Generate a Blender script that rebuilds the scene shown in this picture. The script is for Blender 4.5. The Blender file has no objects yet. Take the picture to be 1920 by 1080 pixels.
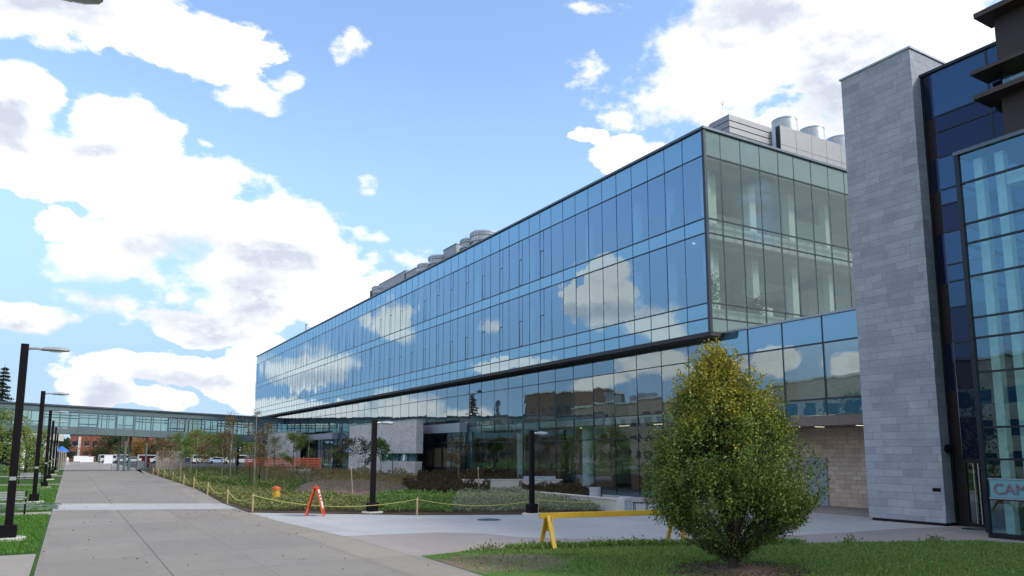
import bpy, bmesh, math, random
import numpy as np
from mathutils import Vector, Matrix
R = math.radians
SC = bpy.context.scene
COL = SC.collection
random.seed(7)

# ------------------------------------------------------------------ camera
cam_d = bpy.data.cameras.new("camera")
cam = bpy.data.objects.new("camera", cam_d)
COL.objects.link(cam)
cam.location = (0, 0, 2.4)
cam.rotation_euler = (R(90 + 7.924), 0, R(-30.64))
cam_d.sensor_width = 36.0
cam_d.lens = 1390.3 / 1920 * 36
cam_d.shift_y = (655.9 - 540) / 1920
cam_d.clip_start = 0.1
cam_d.clip_end = 6000
SC.camera = cam
SC.view_settings.view_transform = 'Standard'
SC.view_settings.look = 'None'
SC.view_settings.exposure = 1.12
SC.view_settings.gamma = 1
SC.render.engine = 'CYCLES'
SC.cycles.max_bounces = 10
SC.cycles.transparent_max_bounces = 16
SC.cycles.glossy_bounces = 5
SC.cycles.diffuse_bounces = 3
SC.cycles.caustics_reflective = False
SC.cycles.caustics_refractive = False
SC.cycles.sample_clamp_indirect = 6
try:
    SC.cycles.use_denoising = True
except Exception:
    pass

# ------------------------------------------------------------------ sun
SUN_EL, SUN_AZ = 38.0, 140.0          # azimuth from +Y clockwise (towards +X)
sd = bpy.data.lights.new("sun", 'SUN')
sd.energy = 1.35
sd.angle = R(9)
sd.color = (1.0, 0.94, 0.85)
sun = bpy.data.objects.new("sun", sd)
COL.objects.link(sun)
sdir = Vector((math.sin(R(SUN_AZ)) * math.cos(R(SUN_EL)), math.cos(R(SUN_AZ)) * math.cos(R(SUN_EL)), math.sin(R(SUN_EL))))
sun.rotation_euler = sdir.to_track_quat('Z', 'Y').to_euler()
sun.location = (60, -60, 80)


# ------------------------------------------------------------------ node helper
class NT:
    def __init__(s, tree):
        s.t = tree
        s.n = tree.nodes
        s.l = tree.links

    def new(s, kind, **kw):
        n = s.n.new(kind)
        ins = kw.pop('ins', {})
        for k, v in kw.items():
            setattr(n, k, v)
        for k, v in ins.items():
            s.set(n, k, v)
        return n

    def set(s, n, k, v):
        sock = n.inputs[k]
        if isinstance(v, bpy.types.NodeSocket):
            s.l.new(v, sock)
        else:
            if sock.type == 'RGBA' and hasattr(v, '__len__') and len(v) == 3:
                v = (*v, 1)
            sock.default_value = v

    def m(s, op, a, b=0.0, c=0.0, clamp=False):
        n = s.n.new('ShaderNodeMath')
        n.operation = op
        n.use_clamp = clamp
        for i, v in enumerate((a, b, c)):
            s.set(n, i, v)
        return n.outputs[0]

    def vm(s, op, a, b=(0, 0, 0), out=0):
        n = s.n.new('ShaderNodeVectorMath')
        n.operation = op
        s.set(n, 0, a)
        if op == 'SCALE':
            s.set(n, 3, b)
        else:
            s.set(n, 1, b)
        return n.outputs[out]

    def noise(s, vec, scale, detail=4, rough=0.55, out='Fac', dist=0.0):
        n = s.new('ShaderNodeTexNoise', ins={'Vector': vec, 'Scale': scale, 'Detail': detail, 'Roughness': rough, 'Distortion': dist})
        return n.outputs[out]

    def ss(s, v, lo, hi):
        n = s.new('ShaderNodeMapRange', interpolation_type='SMOOTHSTEP', ins={0: v, 1: lo, 2: hi, 3: 0.0, 4: 1.0})
        return n.outputs[0]

    def lin(s, v, lo, hi, a=0.0, b=1.0):
        n = s.new('ShaderNodeMapRange', ins={0: v, 1: lo, 2: hi, 3: a, 4: b})
        return n.outputs[0]

    def mix(s, f, a, b, blend='MIX'):
        n = s.new('ShaderNodeMix', data_type='RGBA', blend_type=blend)
        s.set(n, 0, f)
        s.set(n, 6, a)
        s.set(n, 7, b)
        return n.outputs[2]

    def ramp(s, f, stops):
        n = s.n.new('ShaderNodeValToRGB')
        s.set(n, 0, f)
        e = n.color_ramp.elements
        while len(e) < len(stops):
            e.new(0.5)
        for q, (p, c) in zip(e, stops):
            q.position = p
            q.color = (*c, 1)
        return n.outputs[0]


# ------------------------------------------------------------------ sky
W = bpy.data.worlds.new("World")
SC.world = W
W.use_nodes = True
T = NT(W.node_tree)
T.n.clear()
sky = T.new('ShaderNodeTexSky', sky_type='NISHITA', sun_disc=False, sun_elevation=R(SUN_EL), sun_rotation=R(SUN_AZ), altitude=200, air_density=1.0, dust_density=0.6, ozone_density=1.6)
dirv = T.new('ShaderNodeTexCoord').outputs['Generated']
sx = T.new('ShaderNodeSeparateXYZ', ins={0: dirv})
az = T.m('ARCTAN2', sx.outputs[0], sx.outputs[1])
el = T.m('ARCSINE', sx.outputs[2])
# clear dry air: the sky keeps its blue down to the horizon
low = T.m('SUBTRACT', 1.0, T.ss(el, 0.07, 0.46))
skyc = T.mix(T.m('MULTIPLY', low, 0.9), sky.outputs[0], (1.22, 1.85, 2.7))
bg1 = T.new('ShaderNodeBackground', ins={'Color': skyc, 'Strength': 0.15})
# gentle domain warp so that cloud outlines billow
warp = T.noise(dirv, 9.0, 3, 0.6, 'Color')
warp = T.vm('SCALE', T.vm('SUBTRACT', warp, (0.5, 0.5, 0.5)), 0.05)
uv = T.vm('ADD', T.new('ShaderNodeCombineXYZ', ins={0: az, 1: el, 2: 0.0}).outputs[0], T.vm('MULTIPLY', warp, (1, 1, 0)))


def blobs(lst):
    acc = None
    for u, v, a, b in lst:
        p = T.vm('MULTIPLY', T.vm('SUBTRACT', uv, (u, v, 0)), (1 / a, 1 / b, 0))
        d = T.m('SUBTRACT', 1.0, T.vm('DOT_PRODUCT', p, p, out=1))
        acc = d if acc is None else T.m('MAXIMUM', acc, d)
    return acc


BIG = [(-0.026, 0.5, 0.22, 0.05), (-0.082, 0.386, 0.045, 0.042), (0.036, 0.362, 0.072, 0.054), (-0.028, 0.322, 0.1, 0.041), (0.096, 0.292, 0.1, 0.075), (0.193, 0.27, 0.125, 0.065),
       (0.268, 0.262, 0.07, 0.062), (0.17, 0.205, 0.13, 0.05), (0.30, 0.21, 0.075, 0.05), (0.11, 0.1, 0.08, 0.022), (-0.05, 0.15, 0.055, 0.018), (0.19, 0.072, 0.06, 0.022), (0.23, 0.125, 0.055, 0.025), (0.05, 0.1, 0.035, 0.02), (0.1, 0.065, 0.05, 0.015),
       (0.018, 0.066, 0.026, 0.02), (-0.02, 0.256, 0.04, 0.02), (0.02, 0.215, 0.06, 0.03), (0.03, 0.175, 0.06, 0.026), (0.02, 0.085, 0.05, 0.03), (0.17, 0.095, 0.06, 0.025), (0.27, 0.07, 0.05, 0.02), (0.861, 0.49, 0.155, 0.095), (1.006, 0.49, 0.2, 0.11), (0.9, 0.405, 0.12, 0.065), (1.074, 0.368, 0.13, 0.08),
       (0.675, 0.392, 0.055, 0.028), (0.72, 0.375, 0.05, 0.03), (0.64, 0.416, 0.032, 0.012), (0.345, 0.215, 0.05, 0.035), (0.12, 0.16, 0.09, 0.026), (1.3, 0.45, 0.2, 0.2), (2.35, 0.3, 0.7, 0.5),  # widest bank: added out of view to even the end-glass reflection
       # seen mirrored in the glass
       (-0.226, 0.108, 0.045, 0.019), (-0.29, 0.112, 0.07, 0.03), (-0.372, 0.17, 0.036, 0.03), (-0.666, 0.213, 0.05, 0.05), (-0.729, 0.175, 0.045, 0.03), (-0.27, 0.05, 0.12, 0.018),
       (-0.392, 0.062, 0.06, 0.024), (-0.47, 0.05, 0.045, 0.017), (-0.714, 0.113, 0.05, 0.02), (-0.643, 0.09, 0.045, 0.014), (-0.885, 0.112, 0.042, 0.022), (-0.97, 0.1, 0.035, 0.02), (-0.535, 0.116, 0.06, 0.013)]
SMALL = [(0.181, 0.443, 0.05, 0.02), (0.312, 0.511, 0.028, 0.03), (0.227, 0.468, 0.025, 0.014), (0.331, 0.352, 0.02, 0.012), (0.344, 0.287, 0.04, 0.014), (0.399, 0.255, 0.032, 0.024),
         (0.338, 0.245, 0.035, 0.018), (0.649, 0.485, 0.035, 0.035), (0.658, 0.569, 0.055, 0.016), (0.68, 0.44, 0.03, 0.02), (-0.495, 0.178, 0.025, 0.012), (0.122, 0.379, 0.012, 0.008)]
GREY = [(0.22, 0.25, 0.07, 0.022), (0.098, 0.255, 0.06, 0.02), (0.128, 0.162, 0.075, 0.024), (0.021, 0.175, 0.03, 0.035), (-0.047, 0.145, 0.05, 0.015), (0.108, 0.087, 0.065, 0.014),
        (0.196, 0.205, 0.045, 0.036), (0.03, 0.068, 0.03, 0.026), (-0.075, 0.495, 0.1, 0.022), (0.863, 0.54, 0.07, 0.028), (0.985, 0.44, 0.08, 0.07), (-0.09, 0.36, 0.025, 0.03), (0.0, 0.35, 0.03, 0.008),
        (-0.66, 0.19, 0.06, 0.012), (-0.28, 0.095, 0.09, 0.01)]
flat = T.vm('MULTIPLY', dirv, (1, 1, 1.7))
fbm = T.noise(flat, 7.0, 9, 0.58, dist=0.25)
fine = T.noise(flat, 22.0, 6, 0.6)
big = T.m('MAXIMUM', blobs(BIG), -1.5)
small = T.m('MAXIMUM', blobs(SMALL), -1.5)
# the rest of the sky (behind and beside the view): scattered cumulus
gen = T.m('MULTIPLY', T.m('SUBTRACT', T.noise(flat, 2.6, 3, 0.5), 0.5), 6.0)
away = T.m('MAXIMUM', T.m('MAXIMUM', T.ss(az, 1.3, 1.6), T.ss(T.m('MULTIPLY', az, -1.0), 1.08, 1.3)), T.ss(el, 0.68, 0.85))
gen = T.m('ADD', gen, T.m('MULTIPLY', T.m('SUBTRACT', away, 1.0), 6.0))
f1 = T.m('MAXIMUM', big, gen)
dens = T.m('ADD', T.m('MULTIPLY', f1, 0.75), T.m('ADD', T.m('MULTIPLY', T.m('SUBTRACT', fbm, 0.5), 3.1), T.m('MULTIPLY', T.m('SUBTRACT', fine, 0.5), 1.5)))
edge = T.lin(T.noise(flat, 4.0, 2, 0.5), 0.35, 0.65, 0.14, 0.75)
mask = T.new('ShaderNodeMapRange', interpolation_type='SMOOTHSTEP', ins={0: dens, 1: -0.04, 2: edge, 3: 0.0, 4: 1.0}).outputs[0]
dens2 = T.m('ADD', T.m('MULTIPLY', small, 0.55), T.m('ADD', T.m('MULTIPLY', T.m('SUBTRACT', fbm, 0.5), 1.6), T.m('MULTIPLY', T.m('SUBTRACT', fine, 0.5), 2.6)))
mask2 = T.m('MULTIPLY', T.ss(dens2, 0.05, 0.75), 0.9)
mask = T.m('MAXIMUM', mask, mask2)
haze = T.m('MULTIPLY', T.ss(T.m('MULTIPLY', el, -1.0), -0.06, 0.02), 0.3)
greyf = T.m('MAXIMUM', blobs(GREY), -1.5)
# billow relief: cloud above a point shades it
up = T.vm('ADD', flat, (0.012, -0.012, 0.034))
relief = T.m('SUBTRACT', T.noise(up, 7.0, 9, 0.58, dist=0.25), fbm)
relief2 = T.m('SUBTRACT', T.noise(T.vm('ADD', flat, (0.004, -0.004, 0.012)), 22.0, 6, 0.6), fine)
gfield = T.m('ADD', T.m('MULTIPLY', greyf, 0.5), T.m('ADD', T.m('MULTIPLY', T.m('SUBTRACT', fbm, 0.5), 1.9), T.m('MULTIPLY', T.m('SUBTRACT', fine, 0.5), 0.7)))
gshade = T.m('MULTIPLY', T.ss(gfield, -0.6, 0.75), 0.95)
gshade = T.m('ADD', gshade, T.m('MULTIPLY', T.ss(dens, 0.15, 0.9), T.m('ADD', T.m('MULTIPLY', relief, 3.4), T.m('MULTIPLY', relief2, 2.0))), clamp=True)
front = T.m('MULTIPLY', T.ss(T.m('MULTIPLY', az, -1.0), 0.12, 0.2), T.ss(T.m('MULTIPLY', az, 1.0), -1.9, -1.5))
gshade = T.m('MULTIPLY', gshade, T.m('SUBTRACT', 1.0, T.m('MULTIPLY', front, 0.25)))
lit = T.mix(front, (1.0, 0.985, 0.96), (1.42, 1.22, 1.06))
ccol = T.mix(gshade, lit, (0.53, 0.57, 0.66))
bg2 = T.new('ShaderNodeBackground', ins={'Color': ccol, 'Strength': 0.60})
bgh = T.new('ShaderNodeBackground', ins={'Color': (0.40, 0.74, 0.95), 'Strength': 0.42})
mx0 = T.new('ShaderNodeMixShader', ins={0: haze, 1: bg1.outputs[0], 2: bgh.outputs[0]})
mx = T.new('ShaderNodeMixShader', ins={0: mask, 1: mx0.outputs[0], 2: bg2.outputs[0]})
T.new('ShaderNodeOutputWorld', ins={0: mx.outputs[0]})


# ------------------------------------------------------------------ materials
def mat(name):
    m = bpy.data.materials.new(name)
    m.use_nodes = True
    t = NT(m.node_tree)
    t.n.clear()
    out = t.new('ShaderNodeOutputMaterial')
    return m, t, out


def bsdf(t, out, **ins):
    b = t.new('ShaderNodeBsdfPrincipled', ins={k.replace('_', ' '): v for k, v in ins.items()})
    t.l.new(b.outputs[0], out.inputs[0])
    return b


def simple(name, col, rough=0.6, metal=0.0, var=0.12, scale=6.0, bump=0.0, spec=0.5):
    m, t, out = mat(name)
    co = t.new('ShaderNodeTexCoord').outputs['Object']
    n = t.noise(co, scale, 5, 0.6)
    f = t.lin(n, 0.3, 0.7, 1 - var, 1 + var)
    c = t.mix(1.0, col, t.new('ShaderNodeCombineColor', ins={0: f, 1: f, 2: f}).outputs[0], 'MULTIPLY')
    b = bsdf(t, out, Base_Color=c, Roughness=t.lin(n, 0.3, 0.7, max(rough - 0.08, 0.02), min(rough + 0.08, 1)), Metallic=metal, Specular_IOR_Level=spec)
    if bump:
        bp = t.new('ShaderNodeBump', ins={'Strength': bump, 'Distance': 0.02, 'Height': t.noise(co, scale * 6, 4, 0.6)})
        t.l.new(bp.outputs[0], b.inputs['Normal'])
    return m


def glass(name, tint, refl0, refl1, rcol=(0.86, 0.95, 1.0), power=3.0, wob=0.005, rough=0.0):
    """coated architectural glass: a tinted see-through pane with a strong mirror coat that grows towards grazing view"""
    m, t, out = mat(name)
    lw = t.new('ShaderNodeLayerWeight', ins={'Blend': 0.5})
    fac = t.m('ADD', refl0, t.m('MULTIPLY', t.m('POWER', lw.outputs['Facing'], power), refl1 - refl0))
    co = t.new('ShaderNodeTexCoord').outputs['Object']
    bp = t.new('ShaderNodeBump', ins={'Strength': 0.5, 'Distance': wob, 'Height': t.noise(co, 0.9, 2, 0.5)})
    tr = t.new('ShaderNodeBsdfTransparent', ins={0: tint})
    gl = t.new('ShaderNodeBsdfGlossy', ins={'Color': rcol, 'Roughness': rough, 'Normal': bp.outputs[0]})
    mxs = t.new('ShaderNodeMixShader', ins={0: fac, 1: tr.outputs[0], 2: gl.outputs[0]})
    t.l.new(mxs.outputs[0], out.inputs[0])
    return m


def coated(name, col, refl0, refl1, rcol=(0.86, 0.95, 1.0), power=3.0, wob=0.005):
    """opaque back-painted spandrel glass"""
    m, t, out = mat(name)
    lw = t.new('ShaderNodeLayerWeight', ins={'Blend': 0.5})
    fac = t.m('ADD', refl0, t.m('MULTIPLY', t.m('POWER', lw.outputs['Facing'], power), refl1 - refl0))
    co = t.new('ShaderNodeTexCoord').outputs['Object']
    bp = t.new('ShaderNodeBump', ins={'Strength': 0.5, 'Distance': wob, 'Height': t.noise(co, 0.9, 2, 0.5)})
    rnd = t.new('ShaderNodeNewGeometry').outputs['Random Per Island']
    c = t.mix(t.lin(rnd, 0, 1, 0.0, 0.25), col, tuple(x * 0.55 for x in col))
    df = t.new('ShaderNodeBsdfDiffuse', ins={0: c})
    gl = t.new('ShaderNodeBsdfGlossy', ins={'Color': rcol, 'Roughness': 0.0, 'Normal': bp.outputs[0]})
    mxs = t.new('ShaderNodeMixShader', ins={0: fac, 1: df.outputs[0], 2: gl.outputs[0]})
    t.l.new(mxs.outputs[0], out.inputs[0])
    return m


def stone_tiles(name, c1, c2, c3, w, h, mortar, rough=0.75, bump=0.3, gap=0.006, msize=0.006):
    m, t, out = mat(name)
    co = t.new('ShaderNodeTexCoord').outputs['Object']
    s = t.new('ShaderNodeSeparateXYZ', ins={0: co})
    u = t.m('ADD', s.outputs[0], s.outputs[1])
    vec = t.new('ShaderNodeCombineXYZ', ins={0: u, 1: s.outputs[2], 2: 0.0}).outputs[0]
    br = t.new('ShaderNodeTexBrick', offset=0.42, offset_frequency=2, squash=0.72, squash_frequency=3,
               ins={'Vector': vec, 'Color1': (0, 0, 0), 'Color2': (1, 1, 1), 'Mortar': (0.5, 0.5, 0.5), 'Scale': 1.0, 'Mortar Size': msize, 'Mortar Smooth': 0.1, 'Bias': 0.0, 'Brick Width': w, 'Row Height': h})
    tile = t.ramp(br.outputs['Color'], [(0.0, c1), (0.55, c2), (0.8, c2), (1.0, c3)])
    n = t.noise(co, 1.2, 5, 0.6)
    n2 = t.noise(t.vm('MULTIPLY', co, (3, 3, 14)), 2.0, 4, 0.6)
    f = t.m('MULTIPLY', t.lin(n, 0.3, 0.7, 0.88, 1.1), t.lin(n2, 0.3, 0.7, 0.9, 1.08))
    tile = t.mix(1.0, tile, t.new('ShaderNodeCombineColor', ins={0: f, 1: f, 2: f}).outputs[0], 'MULTIPLY')
    c = t.mix(br.outputs['Fac'], tile, mortar)
    b = bsdf(t, out, Base_Color=c, Roughness=rough, Specular_IOR_Level=0.3)
    hgt = t.m('SUBTRACT', t.m('MULTIPLY', t.noise(co, 9.0, 5, 0.6), 0.6), br.outputs['Fac'])
    bp = t.new('ShaderNodeBump', ins={'Strength': bump, 'Distance': 0.02, 'Height': hgt})
    t.l.new(bp.outputs[0], b.inputs['Normal'])
    return m


def leafmat(name, cols, top=None, zlo=0, zhi=1, trans=0.35):
    """leaves: each leaf its own shade; top = colour that autumn has turned the upper leaves"""
    m, t, out = mat(name)
    g = t.new('ShaderNodeNewGeometry')
    rnd = g.outputs['Random Per Island']
    n = len(cols)
    c = t.ramp(rnd, [(i / max(n - 1, 1), q) for i, q in enumerate(cols)])
    if top:
        s = t.new('ShaderNodeSeparateXYZ', ins={0: t.new('ShaderNodeTexCoord').outputs['Object']})
        r2 = t.m('FRACT', t.m('MULTIPLY', rnd, 17.3))
        nz = t.noise(t.new('ShaderNodeTexCoord').outputs['Object'], 2.2, 3, 0.6)
        f = t.ss(t.m('ADD', t.lin(s.outputs[2], zlo, zhi), t.m('ADD', t.m('MULTIPLY', t.m('SUBTRACT', r2, 0.5), 0.55), t.m('MULTIPLY', t.m('SUBTRACT', nz, 0.5), 1.6))), 0.3, 0.95)
        c = t.mix(f, c, t.mix(t.m('FRACT', t.m('MULTIPLY', rnd, 7.7)), top[0], top[1]))
    d = t.new('ShaderNodeBsdfPrincipled', ins={'Base Color': c, 'Roughness': 0.55, 'Specular IOR Level': 0.3})
    tl = t.new('ShaderNodeBsdfTranslucent', ins={0: t.mix(1.0, c, (1.0, 1.1, 0.6), 'MULTIPLY')})
    mxs = t.new('ShaderNodeMixShader', ins={0: trans, 1: d.outputs[0], 2: tl.outputs[0]})
    t.l.new(mxs.outputs[0], out.inputs[0])
    return m


def concrete(name, col, joints_x=(), joints_y=None, var=0.1, warm=0.04):
    m, t, out = mat(name)
    co = t.new('ShaderNodeTexCoord').outputs['Object']
    s = t.new('ShaderNodeSeparateXYZ', ins={0: co})
    n = t.m('ADD', t.m('MULTIPLY', t.noise(co, 0.35, 6, 0.62), 0.6), t.m('MULTIPLY', t.noise(co, 4.0, 5, 0.6), 0.4))
    broom = t.noise(t.vm('MULTIPLY', co, (0.6, 14, 1)), 2.0, 3, 0.6)
    st = t.ss(t.noise(co, 1.1, 5, 0.65), 0.62, 0.75)
    f = t.m('MULTIPLY', t.lin(n, 0.35, 0.65, 1 - var, 1 + var), t.lin(broom, 0.3, 0.7, 0.955, 1.045))
    f = t.m('MULTIPLY', f, t.m('SUBTRACT', 1.0, t.m('MULTIPLY', st, 0.1)))
    c = t.mix(1.0, col, t.new('ShaderNodeCombineColor', ins={0: f, 1: f, 2: f}).outputs[0], 'MULTIPLY')
    cell = t.new('ShaderNodeTexWhiteNoise', noise_dimensions='2D', ins={'Vector': t.new('ShaderNodeCombineXYZ', ins={0: t.m('FLOOR', t.m('DIVIDE', t.m('ADD', s.outputs[0], 0.3), 2.0)), 1: t.m('FLOOR', t.m('ADD', t.m('DIVIDE', s.outputs[1], 3.05), 0.5))}).outputs[0]}).outputs['Value']
    cf = t.lin(cell, 0, 1, 0.93, 1.06)
    spill = t.ss(t.noise(co, 0.55, 7, 0.7, dist=0.6), 0.60, 0.72)
    speck = t.ss(t.noise(co, 16.0, 2, 0.5), 0.70, 0.78)
    cf = t.m('MULTIPLY', cf, t.m('SUBTRACT', 1.0, t.m('ADD', t.m('MULTIPLY', spill, 0.15), t.m('MULTIPLY', speck, 0.14))))
    c = t.mix(1.0, c, t.new('ShaderNodeCombineColor', ins={0: cf, 1: cf, 2: cf}).outputs[0], 'MULTIPLY')
    hue = t.noise(co, 0.18, 3, 0.5)
    c = t.mix(t.lin(hue, 0.35, 0.65), c, t.mix(1.0, c, (1 + warm, 1.0, 1 - warm), 'MULTIPLY'))
    j = None
    for x0, w, strength in joints_x:
        d = t.m('MULTIPLY', t.m('LESS_THAN', t.m('ABSOLUTE', t.m('SUBTRACT', s.outputs[0], x0)), w), strength)
        j = d if j is None else t.m('MAXIMUM', j, d)
    if joints_y:
        p, w, strength = joints_y
        d = t.m('MULTIPLY', t.m('LESS_THAN', t.m('ABSOLUTE', t.m('SUBTRACT', t.m('FRACT', t.m('DIVIDE', s.outputs[1], p)), 0.5)), w / p), strength)
        j = d if j is None else t.m('MAXIMUM', j, d)
    if j is not None:
        c = t.mix(j, c, (0.07, 0.068, 0.064))
    b = bsdf(t, out, Base_Color=c, Roughness=0.85, Specular_IOR_Level=0.25)
    bp = t.new('ShaderNodeBump', ins={'Strength': 0.15, 'Distance': 0.01, 'Height': t.noise(co, 30.0, 3, 0.6)})
    t.l.new(bp.outputs[0], b.inputs['Normal'])
    return m


def ground_mat(name, cols, scale=0.5, patch=None):
    m, t, out = mat(name)
    co = t.new('ShaderNodeTexCoord').outputs['Object']
    n = t.m('ADD', t.m('MULTIPLY', t.noise(co, scale, 6, 0.65), 0.55), t.m('MULTIPLY', t.noise(co, scale * 16, 5, 0.65), 0.45))
    c = t.ramp(n, [(0.3 + 0.4 * i / (len(cols) - 1), q) for i, q in enumerate(cols)])
    if patch:
        (px, py), (rx, ry), pc = patch
        s = t.new('ShaderNodeSeparateXYZ', ins={0: co})
        dx = t.m('DIVIDE', t.m('SUBTRACT', s.outputs[0], px), rx)
        dy = t.m('DIVIDE', t.m('SUBTRACT', s.outputs[1], py), ry)
        d = t.m('ADD', t.m('MULTIPLY', dx, dx), t.m('MULTIPLY', dy, dy))
        d = t.m('ADD', d, t.m('MULTIPLY', t.m('SUBTRACT', t.noise(co, 2.5, 6, 0.7), 0.5), 3.0))
        c = t.mix(t.ss(t.m('MULTIPLY', d, -1.0), -1.1, -0.4), c, pc)
    b = bsdf(t, out, Base_Color=c, Roughness=0.95, Specular_IOR_Level=0.1)
    bp = t.new('ShaderNodeBump', ins={'Strength': 0.6, 'Distance': 0.05, 'Height': t.noise(co, 18.0, 4, 0.7)})
    t.l.new(bp.outputs[0], b.inputs['Normal'])
    return m


def emit(name, col, k):
    m, t, out = mat(name)
    e = t.new('ShaderNodeEmission', ins={0: col, 1: k})
    t.l.new(e.outputs[0], out.inputs[0])
    return m


M = {}
M['vision'] = glass('vision_glass', (0.36, 0.58, 0.70), 0.33, 0.97, (0.50, 0.70, 0.86), 2.6)
M['spandrel'] = coated('spandrel_glass', (0.06, 0.17, 0.23), 0.34, 0.97, (0.50, 0.71, 0.86), 2.6)
M['vision_end'] = glass('vision_glass_end', (0.62, 0.72, 0.68), 0.24, 0.95, (0.36, 0.48, 0.50), 3.0)
M['spandrel_end'] = coated('spandrel_glass_end', (0.12, 0.18, 0.18), 0.24, 0.95, (0.38, 0.50, 0.52), 3.0)
M['shop'] = glass('ground_floor_glass', (0.70, 0.84, 0.84), 0.27, 0.97, (0.52, 0.71, 0.85), 2.8)
M['boxglass'] = glass('lobby_glass', (0.60, 0.84, 0.85), 0.22, 0.95, (0.42, 0.66, 0.80), 3.0)
M['darkglass'] = coated('dark_blue_glass', (0.01, 0.022, 0.05), 0.18, 0.9, (0.24, 0.40, 0.62), 3.0)
M['darkpanel'] = coated('dark_spandrel', (0.012, 0.014, 0.032), 0.15, 0.8, (0.15, 0.19, 0.32), 3.0)
M['blackpanel'] = simple('black_panel', (0.012, 0.009, 0.011), 0.4, spec=0.3)
M['bridgeglass'] = glass('bridge_glass', (0.74, 0.80, 0.72), 0.22, 0.95, (0.5, 0.66, 0.66), 3.0)
M['doorglass'] = glass('door_glass', (0.30, 0.33, 0.33), 0.14, 0.9)
M['mullion'] = simple('mullion_metal', (0.022, 0.035, 0.05), 0.35, 0.3)
M['mullion_dark'] = simple('dark_mullion_metal', (0.01, 0.014, 0.022), 0.35, 0.3)
M['soffit'] = simple('dark_soffit', (0.03, 0.025, 0.028), 0.6)
M['edge'] = simple('parapet_metal', (0.10, 0.13, 0.16), 0.4, 0.5)
M['roof'] = simple('roof_membrane', (0.28, 0.28, 0.28), 0.9)
M['galv'] = simple('galvanised_metal', (0.46, 0.49, 0.51), 0.45, 0.35, 0.08)
M['louver'] = simple('louvre_metal', (0.27, 0.28, 0.30), 0.45, 0.25, 0.06)
M['slab'] = simple('interior_slab', (0.55, 0.56, 0.53), 0.8)
M['inwall'] = simple('interior_wall', (0.62, 0.62, 0.56), 0.85, var=0.2, scale=0.6)
M['inbrown'] = simple('brown_interior_panel', (0.42, 0.20, 0.14), 0.6, var=0.3, scale=0.5)
M['ceil'] = simple('dark_ceiling', (0.12, 0.13, 0.13), 0.8, var=0.2, scale=0.4)
M['blind'] = simple('brown_blind', (0.46, 0.27, 0.19), 0.8, var=0.15, scale=1.0)
M['incol'] = simple('interior_column', (0.72, 0.76, 0.72), 0.6)
M['tile'] = stone_tiles('tower_stone', (0.29, 0.318, 0.362), (0.35, 0.38, 0.425), (0.38, 0.41, 0.45), 0.95, 0.262, (0.18, 0.20, 0.24))
M['rough'] = stone_tiles('split_face_stone', (0.52, 0.42, 0.34), (0.62, 0.51, 0.42), (0.70, 0.60, 0.50), 0.55, 0.2, (0.40, 0.33, 0.27), 0.9, 1.0)
M['pavstone'] = stone_tiles('pavilion_stone', (0.56, 0.545, 0.52), (0.66, 0.64, 0.605), (0.72, 0.70, 0.66), 0.5, 0.13, (0.45, 0.44, 0.42), 0.9, 0.7)
M['limestone'] = simple('limestone', (0.56, 0.53, 0.47), 0.85, var=0.1, bump=0.3)
M['fascia'] = simple('zinc_fascia', (0.33, 0.37, 0.43), 0.45, 0.3)
M['brownfascia'] = simple('brown_fascia', (0.17, 0.14, 0.12), 0.7)
M['brownwall'] = simple('brown_panel_wall', (0.032, 0.022, 0.024), 0.65, var=0.25, scale=3, bump=0.1)
M['ledge'] = simple('brown_ledge', (0.05, 0.036, 0.03), 0.5, 0.2)
M['black'] = simple('black_powder_coat', (0.006, 0.004, 0.006), 0.5, spec=0.15)
M['head'] = simple('lamp_head_grey', (0.36, 0.38, 0.38), 0.4, 0.3)
M['white'] = simple('white_paint', (0.78, 0.79, 0.8), 0.5, var=0.05)
def worn(name, col, under, rough=0.55):
    """paint rubbed and chipped down to what lies beneath"""
    m, t, out = mat(name)
    co = t.new('ShaderNodeTexCoord').outputs['Object']
    n = t.noise(co, 5.0, 6, 0.7)
    f = t.lin(t.noise(co, 1.6, 4, 0.6), 0.3, 0.7, 0.82, 1.12)
    c = t.mix(1.0, col, t.new('ShaderNodeCombineColor', ins={0: f, 1: f, 2: f}).outputs[0], 'MULTIPLY')
    c = t.mix(t.ss(n, 0.63, 0.68), c, under)
    c = t.mix(t.m('MULTIPLY', t.ss(t.noise(t.vm('MULTIPLY', co, (8, 8, 1)), 3.0, 4, 0.6), 0.55, 0.8), 0.4), c, (0.12, 0.10, 0.08))
    bsdf(t, out, Base_Color=c, Roughness=rough)
    return m


M['yellow'] = worn('yellow_paint', (0.62, 0.38, 0.02), (0.30, 0.2, 0.08))
M['hyd'] = simple('hydrant_yellow', (0.62, 0.36, 0.05), 0.5)
M['orange'] = worn('orange_plastic', (0.72, 0.10, 0.025), (0.5, 0.12, 0.06), 0.45)
M['red'] = simple('red_paint', (0.55, 0.05, 0.04), 0.5)
M['net'] = simple('orange_netting', (0.85, 0.17, 0.06), 0.7)
M['wood'] = simple('pale_wood', (0.45, 0.33, 0.18), 0.8, var=0.2)
M['greywood'] = simple('weathered_wood', (0.34, 0.29, 0.24), 0.85, var=0.25)
M['darkwood'] = simple('dark_wood', (0.06, 0.04, 0.03), 0.7)
M['rope'] = simple('yellow_rope', (0.55, 0.50, 0.14), 0.8)
M['bark'] = simple('bark', (0.045, 0.035, 0.028), 0.9, var=0.3, scale=10, bump=0.5)
M['paleb'] = simple('pale_bark', (0.26, 0.22, 0.17), 0.9, var=0.3, scale=10)
M['mulch'] = ground_mat('bark_mulch', [(0.10, 0.065, 0.05), (0.21, 0.15, 0.115), (0.31, 0.24, 0.18)], 1.5)
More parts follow.
